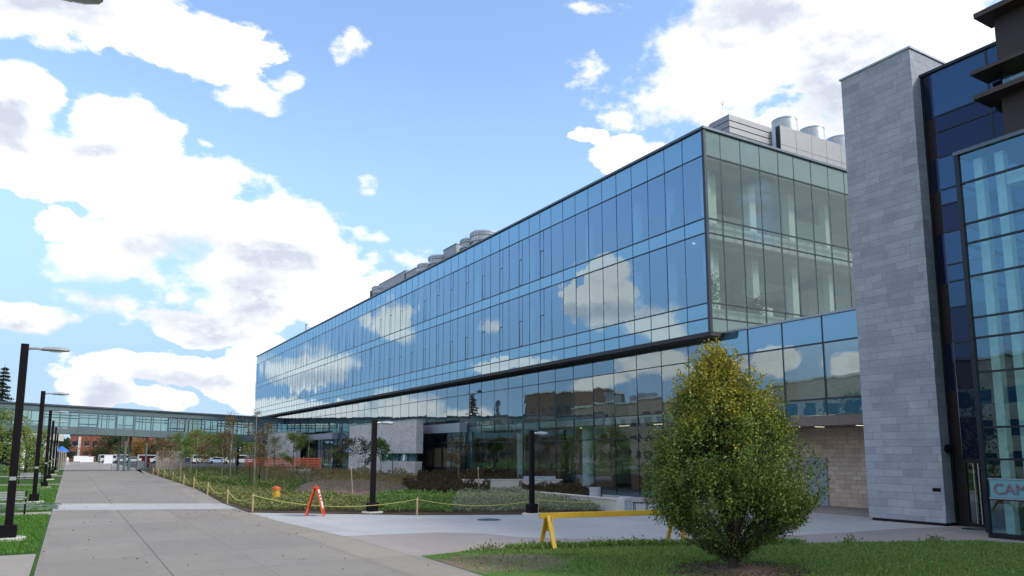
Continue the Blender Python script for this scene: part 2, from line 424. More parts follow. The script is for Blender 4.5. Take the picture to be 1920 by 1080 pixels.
M['soil'] = ground_mat('planting_soil', [(0.035, 0.028, 0.02), (0.09, 0.065, 0.045), (0.14, 0.11, 0.08)], 0.6)
M['steel'] = simple('stainless', (0.6, 0.6, 0.6), 0.25, 0.9, 0.04)
M['concgrey'] = simple('precast_concrete', (0.40, 0.42, 0.45), 0.8, bump=0.2)
M['brick'] = stone_tiles('red_brick', (0.20, 0.055, 0.04), (0.26, 0.075, 0.05), (0.30, 0.10, 0.07), 0.4, 0.15, (0.25, 0.2, 0.17), 0.9, 0.2)
M['walk'] = concrete('walkway_concrete', (0.262, 0.242, 0.212), [(1.95, 0.014, 0.75), (3.75, 0.010, 0.45), (5.95, 0.012, 0.5)], (3.05, 0.012, 0.4))
M['border'] = concrete('border_concrete', (0.29, 0.265, 0.222), (), (3.05, 0.010, 0.3))
M['pale'] = concrete('pale_concrete', (0.43, 0.428, 0.412), (), (2.4, 0.008, 0.25), 0.07, 0.0)
M['pink'] = concrete('warm_grey_concrete', (0.31, 0.28, 0.262), (), None, 0.07)
M['path'] = concrete('path_concrete', (0.33, 0.305, 0.265), (), (1.5, 0.01, 0.4))
M['asphalt'] = ground_mat('asphalt', [(0.045, 0.045, 0.046), (0.06, 0.06, 0.06), (0.075, 0.074, 0.072)], 0.5)
M['lawn'] = ground_mat('lawn_ground', [(0.03, 0.07, 0.014), (0.05, 0.115, 0.022), (0.075, 0.15, 0.035)], 0.8)
M['lawn_dirt'] = ground_mat('lawn_worn', [(0.055, 0.10, 0.022), (0.09, 0.165, 0.036), (0.145, 0.21, 0.06)], 0.8, ((8.5, 14.7), (1.7, 1.5), (0.22, 0.17, 0.125)))
M['field'] = ground_mat('field', [(0.04, 0.06, 0.02), (0.07, 0.09, 0.035), (0.10, 0.11, 0.05)], 0.05)
M['blade'] = leafmat('grass_blade', [(0.079, 0.169, 0.031), (0.139, 0.258, 0.052), (0.218, 0.326, 0.079), (0.356, 0.377, 0.148)], trans=0.3)
M['blade_l'] = leafmat('grass_blade_lush', [(0.061, 0.167, 0.018), (0.099, 0.235, 0.031), (0.136, 0.288, 0.045)], trans=0.3)
M['hornbeam'] = leafmat('hornbeam_leaf', [(0.049, 0.083, 0.020), (0.099, 0.165, 0.030), (0.147, 0.222, 0.036), (0.189, 0.215, 0.041)], ((0.36, 0.35, 0.03), (0.44, 0.32, 0.03)), 1.4, 4.9, trans=0.14)
M['leaf_green'] = leafmat('leaf_green', [(0.072, 0.143, 0.029), (0.129, 0.215, 0.043), (0.186, 0.257, 0.064)])
M['leaf_light'] = leafmat('leaf_light', [(0.124, 0.193, 0.041), (0.207, 0.276, 0.069), (0.276, 0.304, 0.083)])
M['leaf_brown'] = leafmat('leaf_brown', [(0.108, 0.072, 0.036), (0.180, 0.108, 0.048), (0.204, 0.144, 0.060)])
M['leaf_dark'] = leafmat('leaf_dark', [(0.018, 0.035, 0.014), (0.03, 0.055, 0.02), (0.045, 0.075, 0.025)])
M['leaf_orange'] = leafmat('leaf_orange', [(0.16, 0.12, 0.03), (0.24, 0.12, 0.03), (0.28, 0.16, 0.04)])
M['needle'] = leafmat('needle', [(0.012, 0.022, 0.014), (0.022, 0.035, 0.02), (0.035, 0.045, 0.025)], trans=0.1)
M['cover_dark'] = leafmat('cover_dark', [(0.104, 0.139, 0.052), (0.186, 0.233, 0.074), (0.280, 0.304, 0.104), (0.325, 0.257, 0.139)])
M['cover_green'] = leafmat('cover_green', [(0.102, 0.188, 0.052), (0.162, 0.264, 0.068), (0.239, 0.326, 0.102)])
M['cover_grey'] = leafmat('cover_grey', [(0.189, 0.220, 0.134), (0.299, 0.330, 0.220), (0.394, 0.409, 0.299), (0.157, 0.189, 0.087)])
M['hedge_red'] = leafmat('hedge_red', [(0.056, 0.035, 0.025), (0.097, 0.056, 0.035), (0.073, 0.080, 0.035), (0.161, 0.088, 0.048)])
M['shrub_mix'] = leafmat('shrub_mix', [(0.178, 0.178, 0.071), (0.298, 0.277, 0.098), (0.377, 0.238, 0.139), (0.258, 0.168, 0.119), (0.396, 0.358, 0.139)])
M['rubber'] = simple('rubber', (0.015, 0.015, 0.015), 0.8)
M['carglass'] = simple('car_glass', (0.015, 0.02, 0.025), 0.08)
M['ceil_lamp'] = emit('ceiling_lamp', (1.0, 0.85, 0.6), 0.8)
M['blue'] = simple('blue_fabric', (0.03, 0.16, 0.5), 0.7)
M['sign_teal'] = simple('sign_board', (0.15, 0.34, 0.39), 0.5, var=0.05)
M['sign_red'] = simple('sign_letters', (0.22, 0.13, 0.17), 0.5)
M['hose'] = simple('green_hose', (0.12, 0.18, 0.12), 0.5)
M['skin'] = simple('skin', (0.45, 0.27, 0.2), 0.6)
M['cloth'] = simple('dark_clothes', (0.02, 0.02, 0.03), 0.8)
M['sheer'] = simple('pale_blind', (0.55, 0.58, 0.5), 0.8)


# ------------------------------------------------------------------ mesh builder
class MB:
    def __init__(s):
        s.v, s.f, s.m = [], [], []

    def face(s, pts, mi=0):
        i = len(s.v)
        s.v += [tuple(p) for p in pts]
        s.f.append(tuple(range(i, i + len(pts))))
        s.m.append(mi)

    def box(s, a, b, mi=0):
        x0, y0, z0 = (min(p, q) for p, q in zip(a, b))
        x1, y1, z1 = (max(p, q) for p, q in zip(a, b))
        i = len(s.v)
        s.v += [(x0, y0, z0), (x1, y0, z0), (x1, y1, z0), (x0, y1, z0), (x0, y0, z1), (x1, y0, z1), (x1, y1, z1), (x0, y1, z1)]
        for f in ((0, 3, 2, 1), (4, 5, 6, 7), (0, 1, 5, 4), (1, 2, 6, 5), (2, 3, 7, 6), (3, 0, 4, 7)):
            s.f.append(tuple(i + k for k in f))
            s.m.append(mi)
        return s

    def beam(s, p, q, w, h=None, mi=0):
        """square bar from p to q"""
        h = h or w
        p, q = Vector(p), Vector(q)
        d = (q - p).normalized()
        up = Vector((0, 0, 1)) if abs(d.z) < 0.95 else Vector((1, 0, 0))
        r = d.cross(up).normalized() * w / 2
        u = r.cross(d).normalized() * h / 2
        i = len(s.v)
        for c in (p, q):
            s.v += [tuple(c - r - u), tuple(c + r - u), tuple(c + r + u), tuple(c - r + u)]
        for f in ((0, 1, 2, 3), (7, 6, 5, 4), (0, 4, 5, 1), (1, 5, 6, 2), (2, 6, 7, 3), (3, 7, 4, 0)):
            s.f.append(tuple(i + k for k in f))
            s.m.append(mi)
        return s

    def tube(s, pts, rad, n=6, mi=0, caps=True):
        pts = [Vector(p) for p in pts]
        if not hasattr(rad, '__len__'):
            rad = [rad] * len(pts)
        base = len(s.v)
        for k, p in enumerate(pts):
            d = (pts[min(k + 1, len(pts) - 1)] - pts[max(k - 1, 0)]).normalized()
            up = Vector((0, 0, 1)) if abs(d.z) < 0.9 else Vector((1, 0, 0))
            r = d.cross(up).normalized()
            u = r.cross(d)
            for j in range(n):
                a = 2 * math.pi * j / n
                s.v.append(tuple(p + (r * math.cos(a) + u * math.sin(a)) * rad[k]))
        for k in range(len(pts) - 1):
            for j in range(n):
                a, b = base + k * n + j, base + k * n + (j + 1) % n
                s.f.append((a, b, b + n, a + n))
                s.m.append(mi)
        if caps:
            s.f.append(tuple(base + j for j in range(n))[::-1])
            s.f.append(tuple(base + (len(pts) - 1) * n + j for j in range(n)))
            s.m += [mi, mi]
        return s

    def lathe(s, prof, n=20, c=(0, 0, 0), mi=0):
        """profile [(r, z)] turned about a vertical axis"""
        return s.tube_rings([[(c[0] + r * math.cos(2 * math.pi * j / n), c[1] + r * math.sin(2 * math.pi * j / n), c[2] + z) for j in range(n)] for r, z in prof], mi)

    def tube_rings(s, rings, mi=0):
        base, n = len(s.v), len(rings[0])
        for r in rings:
            s.v += [tuple(p) for p in r]
        for k in range(len(rings) - 1):
            for j in range(n):
                a, b = base + k * n + j, base + k * n + (j + 1) % n
                s.f.append((a, b, b + n, a + n))
                s.m.append(mi)
        s.f.append(tuple(base + j for j in range(n))[::-1])
        s.f.append(tuple(base + (len(rings) - 1) * n + j for j in range(n)))
        s.m += [mi, mi]
        return s

    def prism(s, poly, z0, z1, mi=0):
        return s.tube_rings([[(x, y, z0) for x, y in poly], [(x, y, z1) for x, y in poly]], mi)

    def build(s, name, mats, parent=None, world=False, bevel=0.0, smooth=False):
        me = bpy.data.meshes.new(name)
        me.from_pydata(s.v, [], s.f)
        for m in (mats if isinstance(mats, (list, tuple)) else [mats]):
            me.materials.append(m)
        me.polygons.foreach_set('material_index', s.m)
        if smooth:
            me.polygons.foreach_set('use_smooth', [True] * len(s.f))
        me.update()
        o = bpy.data.objects.new(name, me)
        COL.objects.link(o)
        if parent:
            o.parent = parent
            if world:
                o.matrix_parent_inverse = Matrix.Translation(-abs_loc(parent))
        if bevel:
            b = o.modifiers.new('bevel', 'BEVEL')
            b.width = bevel
            b.segments = 2
            b.limit_method = 'ANGLE'
        if smooth:
            try:
                w = o.modifiers.new('split', 'EDGE_SPLIT')
                w.split_angle = R(40)
            except Exception:
                pass
        return o


def abs_loc(o):
    v = Vector((0, 0, 0))
    while o is not None:
        v = v + o.location
        if o.parent is not None:
            v = v + o.matrix_parent_inverse.translation
        o = o.parent
    return v


def tag(o, label=None, cat=None, group=None, kind=None):
    if label:
        o['label'] = label
    if cat:
        o['category'] = cat
    if group:
        o['group'] = group
    if kind:
        o['kind'] = kind
    return o


def root(name, label, cat, loc=(0, 0, 0), rz=0.0, group=None):
    o = bpy.data.objects.new(name, None)
    o.empty_display_size = 0.3
    COL.objects.link(o)
    o.location = loc
    o.rotation_euler = (0, 0, rz)
    return tag(o, label, cat, group)


def dup(src, loc=None, rz=None, label=None, scale=None):
    def rec(o, parent):
        c = o.copy()
        COL.objects.link(c)
        if parent:
            c.parent = parent
        for ch in list(o.children):
            rec(ch, c)
        return c
    r = rec(src, None)
    if loc is not None:
        r.location = loc
    if rz is not None:
        r.rotation_euler = (0, 0, rz)
    if scale is not None:
        r.scale = scale
    if label:
        r['label'] = label
    return r


def sheet(name, poly, z, m, kind='structure'):
    b = MB()
    b.face([(x, y, z) for x, y in poly])
    return tag(b.build(name, m), kind=kind)


def quads_object(name, P, N, L, Wd, mats, parent=None, mi=None, world=False):
    """many small leaf quads: centres P, long axis N, length L, width Wd (numpy)"""
    n = len(P)
    rng = np.random.default_rng(n)
    N = N / np.linalg.norm(N, axis=1, keepdims=True)
    S = np.cross(N, rng.normal(size=(n, 3)))
    S /= np.linalg.norm(S, axis=1, keepdims=True) + 1e-9
    L = np.broadcast_to(L, n)[:, None]
    Wd = np.broadcast_to(Wd, n)[:, None]
    V = np.empty((n, 4, 3))
    V[:, 0] = P - N * L * 0.5
    V[:, 1] = P + S * Wd * 0.5 - N * L * 0.05
    V[:, 2] = P + N * L * 0.5
    V[:, 3] = P - S * Wd * 0.5 - N * L * 0.05
    me = bpy.data.meshes.new(name)
    me.vertices.add(4 * n)
    me.vertices.foreach_set('co', V.reshape(-1).astype(np.float32))
    me.loops.add(4 * n)
    me.loops.foreach_set('vertex_index', np.arange(4 * n, dtype=np.int32))
    me.polygons.add(n)
    me.polygons.foreach_set('loop_start', np.arange(0, 4 * n, 4, dtype=np.int32))
    me.polygons.foreach_set('loop_total', np.full(n, 4, dtype=np.int32))
    for m in (mats if isinstance(mats, (list, tuple)) else [mats]):
        me.materials.append(m)
    if mi is not None:
        me.polygons.foreach_set('material_index', mi.astype(np.int32))
    me.update(calc_edges=True)
    o = bpy.data.objects.new(name, me)
    COL.objects.link(o)
    if parent:
        o.parent = parent
        if world:
            o.matrix_parent_inverse = Matrix.Translation(-abs_loc(parent))
    return o


def in_poly(P, poly):
    x, y = P[:, 0], P[:, 1]
    ins = np.zeros(len(P), bool)
    j = len(poly) - 1
    for i in range(len(poly)):
        xi, yi = poly[i]
        xj, yj = poly[j]
        c = ((yi > y) != (yj > y)) & (x < (xj - xi) * (y - yi) / (yj - yi + 1e-12) + xi)
        ins ^= c
        j = i
    return ins


def scatter(poly, n, seed):
    rng = np.random.default_rng(seed)
    xs, ys = [p[0] for p in poly], [p[1] for p in poly]
    out = np.empty((0, 2))
    while len(out) < n:
        P = rng.uniform((min(xs), min(ys)), (max(xs), max(ys)), size=(n * 3, 2))
        out = np.vstack([out, P[in_poly(P, poly)]])
    return out[:n], rng


def lump(P, k, seed):
    """smooth pseudo-random height field 0..1"""
    r = np.random.default_rng(seed)
    h = np.zeros(len(P))
    for i in range(6):
        a = r.uniform(0, 2 * math.pi)
        f = k * (1 + 0.7 * i)
        h += np.sin((P[:, 0] * math.cos(a) + P[:, 1] * math.sin(a)) * f + r.uniform(0, 6.3)) / (1 + 0.4 * i)
    return np.clip(0.5 + h / 5, 0, 1)


def cover(name, poly, n, hgt, mats, label=None, seed=1, leaf=0.10, k=2.0, thick=0.6, cat=None, group=None, upright=0.3):
    P2, rng = scatter(poly, n, seed)
    h = hgt * (0.2 + 1.15 * lump(P2, k, seed) ** 1.3) * (0.8 + 0.4 * lump(P2, k * 4, seed + 50))
    z = h * (1 - thick * rng.random(n) ** 1.6)
    P = np.column_stack([P2, z])
    N = rng.normal(size=(n, 3))
    N[:, 2] = np.abs(N[:, 2]) * (1 + upright * 3)
    L = leaf * rng.uniform(0.6, 1.4, n)
    o = quads_object(name, P, N, L, L * 0.6, mats)
    return o


# ------------------------------------------------------------------ ground
sheet('ground', [(-2500, -2500), (2500, -2500), (2500, 2500), (-2500, 2500)], -0.05, M['field'])
RE = [(7.15, -6), (7.12, 13.5), (7.09, 21.6), (6.6, 27.5), (6.5, 32), (6.55, 38.3), (7.7, 56), (8.4, 97), (9.3, 124)]   # walkway's edge by the beds
sheet('walkway', [(-0.42, -6)] + [(-0.42, 40), (-0.41, 130), (-1.5, 240), (9.4, 236), (9.3, 124)] + [(x - 1.0 if y < 60 else x - 0.7, y) for x, y in RE[::-1][1:]], 0.0, M['walk'])
sheet('walkway_border_strip', [(x - 1.0 if y < 60 else x - 0.7, y) for x, y in RE] + RE[::-1], 0.0, M['border'])
sheet('walkway_pale_band', [(-0.42, 37.3), (6.55, 34.3), (6.55, 38.2), (-0.42, 42.3)], 0.004, M['pale'])
sheet('plaza_paving', [(7.15, -6), (60, -6), (60, 30), (27.3, 48), (22.8, 38.6), (19.4, 24.0), (11.9, 27.3), (6.5, 32), (6.6, 27.5), (7.09, 21.6)], -0.004, M['pale'])
sheet('plaza_warm_paving', [(7.15, 12), (7.1, 21.6), (9.87, 21.15), (10.92, 20.17), (11.37, 18.74), (12.52, 17.59), (14.08, 16.0), (19.58, 14.87), (21.38, 14.69), (23.47, 14.60), (24.94, 14.14), (25.6, 14.0), (25.6, 8), (24, 6)], 0.0, M['pink'])
sheet('back_paving', [(26.2, 17.5), (31, 17.5), (31, 25.5), (27.6, 25.5), (27.6, 22), (26.2, 21)], 0.0, M['pink'])
LAWN_R = [(7.3, 16.5), (8.6, 16.75), (9.65, 16.5), (11.5, 15.9), (13.1, 15.45), (15.0, 14.4), (16.93, 13.5), (19.5, 12.5), (21.7, 11.5), (22.2, 10.6), (22.4, 4), (20, 0), (7.25, 0), (7.2, 13)]
sheet('side_lawn', LAWN_R, 0.008, M['lawn_dirt'])
# lawns and paths beside the walkway
sheet('verge', [(-70, -10), (-0.42, -10), (-0.42, 220), (-70, 220)], -0.012, M['lawn'])
sheet('entry_path', [(-40, 12), (-0.50, 12), (-0.50, 21.6), (-40, 22.3)], 0.0, M['path'])
sheet('bench_path', [(-30, 34.9), (-0.44, 34.9), (-0.44, 36.6), (-30, 37.4)], 0.0, M['path'])
sheet('cross_path', [(-40, 66.2), (-0.44, 66.2), (-0.44, 69.5), (-40, 72)], 0.0, M['path'])
sheet('short_path', [(-3.2, 58.5), (-0.44, 58.5), (-0.44, 60.3), (-3.2, 60.3)], 0.0, M['path'])
sheet('far_path', [(-40, 93), (-0.44, 92), (-0.44, 95), (-40, 97)], 0.0, M['path'])
BED = [(6.5, 32.0), (6.55, 38.3), (7.7, 56), (8.4, 97), (9.0, 112), (27.2, 112), (27.2, 42), (26.8, 39), (22.8, 38.5), (19.4, 24.1), (17.7, 24.3), (11.9, 27.3)]
sheet('planting_bed', BED, 0.012, M['soil'])
b = MB()
mp = [(11.3, 44.0), (12.4, 41.0), (14.2, 39.0), (16.5, 39.6), (18.6, 41.5), (20.5, 46.0), (21.6, 51), (18, 54.5), (14.6, 56), (12.4, 50)]
for k in range(10):
    (x0, y0), (x1, y1) = mp[k], mp[(k + 1) % 10]
    q = lambda x, y, t: (x + (16 - x) * t, y + (48 - y) * t)
    for t0, t1, z0, z1 in ((0, 0.25, 0.0, 0.34), (0.25, 0.55, 0.34, 0.56), (0.55, 0.8, 0.56, 0.62)):
        b.face([(*q(x0, y0, t0), z0), (*q(x1, y1, t0), z0), (*q(x1, y1, t1), z1), (*q(x0, y0, t1), z1)])
    b.face([(*q(x0, y0, 0.8), 0.62), (*q(x1, y1, 0.8), 0.62), (16, 48, 0.62)])
tag(b.build('mulched_ground', M['mulch'], smooth=True), kind='structure')
sheet('parking_lot', [(9.4, 150), (120, 120), (140, 245), (9.4, 245)], -0.02, M['asphalt'])
sheet('cross_street', [(-200, 246), (200, 246), (200, 256), (-200, 256)], -0.02, M['asphalt'])


def grass(name, poly, n, h, m, seed):
    P2, rng = scatter(poly, n, seed)
    l = h * rng.uniform(0.5, 1.3, n)
    P = np.column_stack([P2, l * 0.45 + 0.005])
    N = np.column_stack([rng.normal(0, 0.45, (n, 2)), np.ones(n)])
    return tag(quads_object(name, P, N, l, l * 0.22, m), kind='stuff')


def cut(poly, c, r):
    return poly


g = grass('grass', [(8.2, 16.6), (9.65, 16.45), (13.1, 15.4), (16.93, 13.45), (19.5, 12.45), (21.7, 11.4), (21.7, 7), (9.0, 9.5), (8.9, 13.0), (10.4, 14.6), (9.2, 15.9)], 52000, 0.07, M['blade'], 3)
grass('sparse_grass', [(7.6, 16.4), (9.6, 16.4), (10.6, 14.6), (8.9, 12.9), (7.4, 13.5)], 2600, 0.06, M['blade'], 8)
grass('edge_grass', [(9.6, 16.6), (11.5, 16.0), (13.1, 15.55), (15.0, 14.5), (16.93, 13.6), (16.9, 13.3), (13.1, 15.2), (9.6, 16.3)], 3500, 0.16, M['blade'], 5)
grass('verge_grass', [(-6, 21.9), (-0.5, 21.7), (-0.5, 34.8), (-8, 34.8)], 26000, 0.09, M['blade_l'], 4)
grass('far_verge_grass', [(-6, 37.5), (-0.46, 36.8), (-0.46, 66), (-10, 66)], 16000, 0.13, M['blade_l'], 6)


P2, rng_ = scatter([(7.4, 16.3), (13, 15.3), (21.5, 11.4), (21.5, 8), (8, 9.5)], 420, 15)
tag(quads_object('fallen_leaves', np.column_stack([P2, np.full(420, 0.055)]), rng_.normal(size=(420, 3)) * np.array([1, 1, 0.25]), 0.07, 0.05, M['leaf_orange']), kind='stuff')
P2, rng_ = scatter([(-0.4, 10), (7, 10), (6.5, 60), (-0.4, 60)], 260, 16)
tag(quads_object('walkway_leaf_litter', np.column_stack([P2, np.full(260, 0.012)]), rng_.normal(size=(260, 3)) * np.array([1, 1, 0.1]), 0.06, 0.04, M['leaf_brown']), kind='stuff')
wp = []
rgw = random.Random(12)
for cx, cy in [(10.3, 16.45), (10.9, 16.2), (11.9, 15.9), (12.4, 15.75), (12.9, 15.6), (13.6, 15.2), (14.4, 14.8), (15.4, 14.25), (9.4, 16.6), (16.3, 13.8), (18.3, 13.0), (20.4, 12.0), (8.9, 16.5)] * 2:
    for _ in range(45):
        wp.append((cx + rgw.gauss(0, 0.22), cy + rgw.gauss(0, 0.09), abs(rgw.gauss(0.06, 0.07))))
wp = np.array(wp)
tag(quads_object('edge_weeds', wp, np.random.default_rng(2).normal(size=wp.shape) + np.array([0, 0, 0.8]), 0.10, 0.045, M['cover_dark']), kind='stuff')

# ------------------------------------------------------------------ glass curtain walls
def pane(b, axis, c, a0, a1, z0, z1, mi, rng, tilt=0.0024):
    """one glazing unit in the plane axis=c, spanning a0..a1 and z0..z1, set a hair out of true like real panes"""
    ta, tz = rng.gauss(0, tilt), rng.gauss(0, tilt)
    am, zm = (a0 + a1) / 2, (z0 + z1) / 2
    pts = []
    for a, z in ((a0, z0), (a1, z0), (a1, z1), (a0, z1)):
        off = (a - am) * ta + (z - zm) * tz
        pts.append((c + off, a, z) if axis == 'x' else (a, c + off, z))
    b.face(pts, mi)


def bar(b, axis, c, a0, a1, z0, z1, d0=0.05, d1=0.08):
    if axis == 'x':
        b.box((c - d0, a0, z0), (c + d1, a1, z1))
    else:
        b.box((a0, c - d0, z0), (a1, c + d1, z1))


def curtain(parent, axis, c, edges, levels, rows, mats, name, mull, mw=0.05, hw=0.05, vents=None, rng=None, limit=None, d0=0.01, tilt=0.0024, stuffname=None):
    """edges: positions of the mullions; levels: heights of the transoms; rows: material index per row. One object per bay; its metal frame is a sub-part"""
    rng = rng or random.Random(5)
    rest, restf = MB(), MB()
    for k in range(len(edges) - 1):
        a0, a1 = edges[k], edges[k + 1]
        whole = limit is not None and k >= limit
        b = rest if whole else MB()
        f = restf if whole else MB()
        for r, mi in enumerate(rows):
            if mi is None:
                continue
            pane(b, axis, c, a0 + 0.004, a1 - 0.004, levels[r] + 0.004, levels[r + 1] - 0.004, mi, rng, tilt)
        lo = levels[0]
        bar(f, axis, c, a0 - mw / 2, a0 + mw / 2, lo, levels[-1], d0)
        for z in levels[1:-1]:
            bar(f, axis, c, a0 + mw / 2, a1 - mw / 2, z - hw / 2, z + hw / 2, d0 + 0.02)
        if vents and vents(k):
            for zl, zh, fr in vents(k):
                xa = a1 - 0.46
                bar(f, axis, c, xa - 0.02, xa + 0.02, zl + hw / 2, zh - hw / 2, d0 - 0.004)
                zt = zl + (zh - zl) * fr
                bar(f, axis, c, xa + 0.02, a1 - mw / 2, zt - 0.03, zt + 0.03, d0 + 0.004)
                bar(f, axis, c, a1 - mw / 2 - 0.05, a1 - mw / 2, zl + hw / 2, zt - 0.03, d0 + 0.002)
                bar(f, axis, c, xa + 0.02, a1 - mw / 2 - 0.05, zl + hw / 2, zl + hw / 2 + 0.05, d0 + 0.002)
        if not whole:
            o = b.build(name, mats, parent, True)
            f.build('mullion_frame', mull, o, True)
    if limit is not None and rest.f:
        o = tag(rest.build(stuffname or name, mats, parent, True), kind='stuff')
        restf.build('mullion_frame', mull, o, True)


# ---- main laboratory building
LAB = root('glass_building', 'long blue-glass building with its upper floors cantilevered above a glazed ground floor', 'building', (26.4, 25.65, 0))
YC, YF, XU, XL = 25.65, 129.8, 26.4, 27.3
ZU = [8.26, 8.93, 9.68, 13.22, 13.97, 17.23, 18.6]
edges = [YC] + [27.19 + i * 1.3682 for i in range(76)]
YF = edges[-1]
sec = lambda k: [(13.97, 17.23, 0.57), (9.68, 13.22, 0.5)] if (k >= 9 and (k - 8) % 2 == 0 and k < 58) else None
curtain(LAB, 'x', XU, edges, ZU, [1, 1, 0, 1, 0, 1], [M['vision'], M['spandrel']], 'glazing_bay', M['mullion'], 0.032, 0.06, sec, random.Random(11))
ex = [26.45, 27.55, 29.0, 30.45, 31.9, 33.15, 34.6, 36.08, 37.55, 39.0, 40.4, 41.8, 43.2, 44.6, 46.0]
curtain(LAB, 'y', YC, ex, ZU, [1, 0, 0, 0, 0, 1], [M['vision_end'], M['spandrel_end']], 'end_glazing_bay', M['mullion'], 0.05, 0.06, None, random.Random(12))
MB().box((XU - 0.06, YC - 0.06, 8.2), (XU + 0.1, YC + 0.1, 18.6)).build('corner_post', M['mullion'], LAB, True)
b = MB()
b.box((XU - 0.12, YC - 0.12, 18.6), (XU + 0.25, YF, 18.72))
b.box((XU + 0.25, YC - 0.12, 18.6), (46, YC + 0.25, 18.72))
b.build('parapet_cap', M['edge'], LAB, True)
b = MB()
b.box((XU - 0.03, YC - 0.03, 8.05), (XL + 0.6, YF, 8.25))
b.build('soffit', M['soffit'], LAB, True)
b = MB()
b.box((XU + 0.3, YC + 0.3, 18.45), (46, YF, 18.58))
b.build('roof', M['roof'], LAB, True)
MB().box((XU + 0.1, YF - 0.2, 0), (46, YF, 18.5)).build('end_wall', M['louver'], LAB, True)
MB().box((45.8, YC + 0.3, 0), (46, YF - 0.2, 18.5)).build('back_wall', M['louver'], LAB, True)
# inside: floors, ceilings, partition, columns, lamps
for z0, z1 in ((8.95, 9.5), (13.1, 13.9), (17.35, 17.6)):
    MB().box((XU + 0.35, YC + 0.35, z0), (45.5, YF - 0.5, z1)).build('floor_slab', M['slab'], LAB, True)
    MB().box((XU + 0.5, YC + 0.6, z0 - 0.32), (45.4, 60, z0 - 0.02)).build('ceiling_duct', M['ceil'], LAB, True) if z0 > 9 else None
for z0, z1 in ((9.5, 13.1), (13.9, 17.35)):
    MB().box((33.0, 34, z0), (33.2, YF - 1, z1)).build('partition', M['inwall'], LAB, True)
    MB().box((36.5, 30.6, z0), (45, 30.8, z1)).build('partition', M['inwall'], LAB, True)
for z0, z1 in ((9.5, 13.1), (13.9, 17.35)):
    for yy in (26.9, 29.6, 32.3, 37.0, 44, 52, 60, 68, 76, 84, 92, 100):
        MB().lathe([(0.26, z0), (0.26, z1)], 16, (27.7, yy, 0)).build('inner_column', M['incol'], LAB, True, smooth=True)
    for xx in (28.2, 31.2, 34.4, 37.6):
        MB().box((xx - 0.25, 26.9, z0), (xx + 0.25, 27.3, z1)).build('inner_pier', M['incol'], LAB, True)
for p, q in (((30.5, 29.2, 14.8), (34.2, 29.5, 15.9)), ((32.5, 28.8, 11.0), (36.0, 29.0, 12.2)), ((32.5, 28.8, 9.5), (37.0, 29.0, 10.3))):
    MB().box(p, q).build('inner_balcony', M['sheer'], LAB, True)
for p, q, mm in (((34.2, 27.6, 9.5), (36.4, 28.6, 11.6), 'mullion'), ((29.6, 29.8, 9.5), (32.4, 30.4, 12.4), 'inbrown'), ((36.5, 28.2, 13.9), (39.5, 28.8, 16.2), 'slab'), ((27.2, 28.4, 13.9), (28.8, 29.0, 15.2), 'mullion'), ((30.6, 27.2, 9.5), (32.8, 27.8, 10.3), 'white'), ((33.4, 30.0, 13.9), (36.0, 30.5, 17.0), 'inbrown'), ((38.2, 27.4, 9.5), (41.0, 28.0, 10.6), 'mullion')):
    MB().box(p, q).build('inner_cabinet', M[mm], LAB, True)
for i_, (xx, yy) in enumerate(((27.4, 26.6), (29.6, 26.7), (30.6, 26.5))):
    pl = np.random.default_rng(90 + i_)
    P = np.array([xx, yy, 10.6 if i_ == 0 else 10.0]) + pl.normal(size=(240, 3)) * np.array([0.28, 0.2, 0.55 if i_ == 0 else 0.3])
    quads_object('indoor_plant', P, pl.normal(size=(240, 3)), 0.28, 0.12, M['leaf_dark'], LAB, None, True)
for xx, yy, z in ((29.3, 27.6, 13.05), (29.6, 27.6, 17.28), (27.2, 27.0, 13.05)):
    MB().box((xx - 0.45, yy - 0.03, z - 0.04), (xx + 0.45, yy + 0.03, z)).build('ceiling_lamp', M['ceil_lamp'], LAB, True)

# ground-floor glazing
le = [26.1 + i * 2.055 for i in range(51)]
curtain(LAB, 'x', XL, le, [0.12, 3.2, 4.5, 7.05, 8.05], [0, 0, 0, 0], [M['shop'], M['spandrel']], 'storefront_bay', M['mullion'], 0.04, 0.05, None, random.Random(13), tilt=0.0022)
MB().box((XL - 0.06, 26.1, 0.0), (XL + 0.2, le[-1], 0.12)).build('base_kerb', M['edge'], LAB, True)
ue = [13.9, 15.95, 18.0, 20.12, 22.2, 24.17, 26.1]
curtain(LAB, 'x', XL, ue, [3.98, 4.67, 7.05, 8.21], [1, 0, 1], [M['shop'], M['spandrel']], 'strip_window_bay', M['mullion'], 0.07, 0.07, None, random.Random(14), tilt=0.0022)
b = MB()
b.box((XL - 0.1, 13.9, 8.212), (31.0, YC - 0.06, 8.30))
b.build('lower_roof', M['fascia'], LAB, True)
MB().box((XL + 0.02, 13.9, 3.55), (30.2, 26.1, 3.975)).build('strip_fascia', M['brownfascia'], LAB, True)
MB().box((30.2, 13.9, 0), (30.6, 30, 3.975)).build('stone_wall', M['rough'], LAB, True)
MB().box((XL + 0.15, 25.96, 0), (30.2, 26.06, 3.5)).build('return_wall', M['rough'], LAB, True)
MB().box((30.12, 22.4, 0.0), (30.2, 23.5, 2.2)).build('service_door', M['fascia'], LAB, True)
for y in (19.4, 21.4):
    MB().box((28.2, y, 3.535), (28.8, y + 0.04, 3.55)).build('soffit_lamp', M['ceil_lamp'], LAB, True)
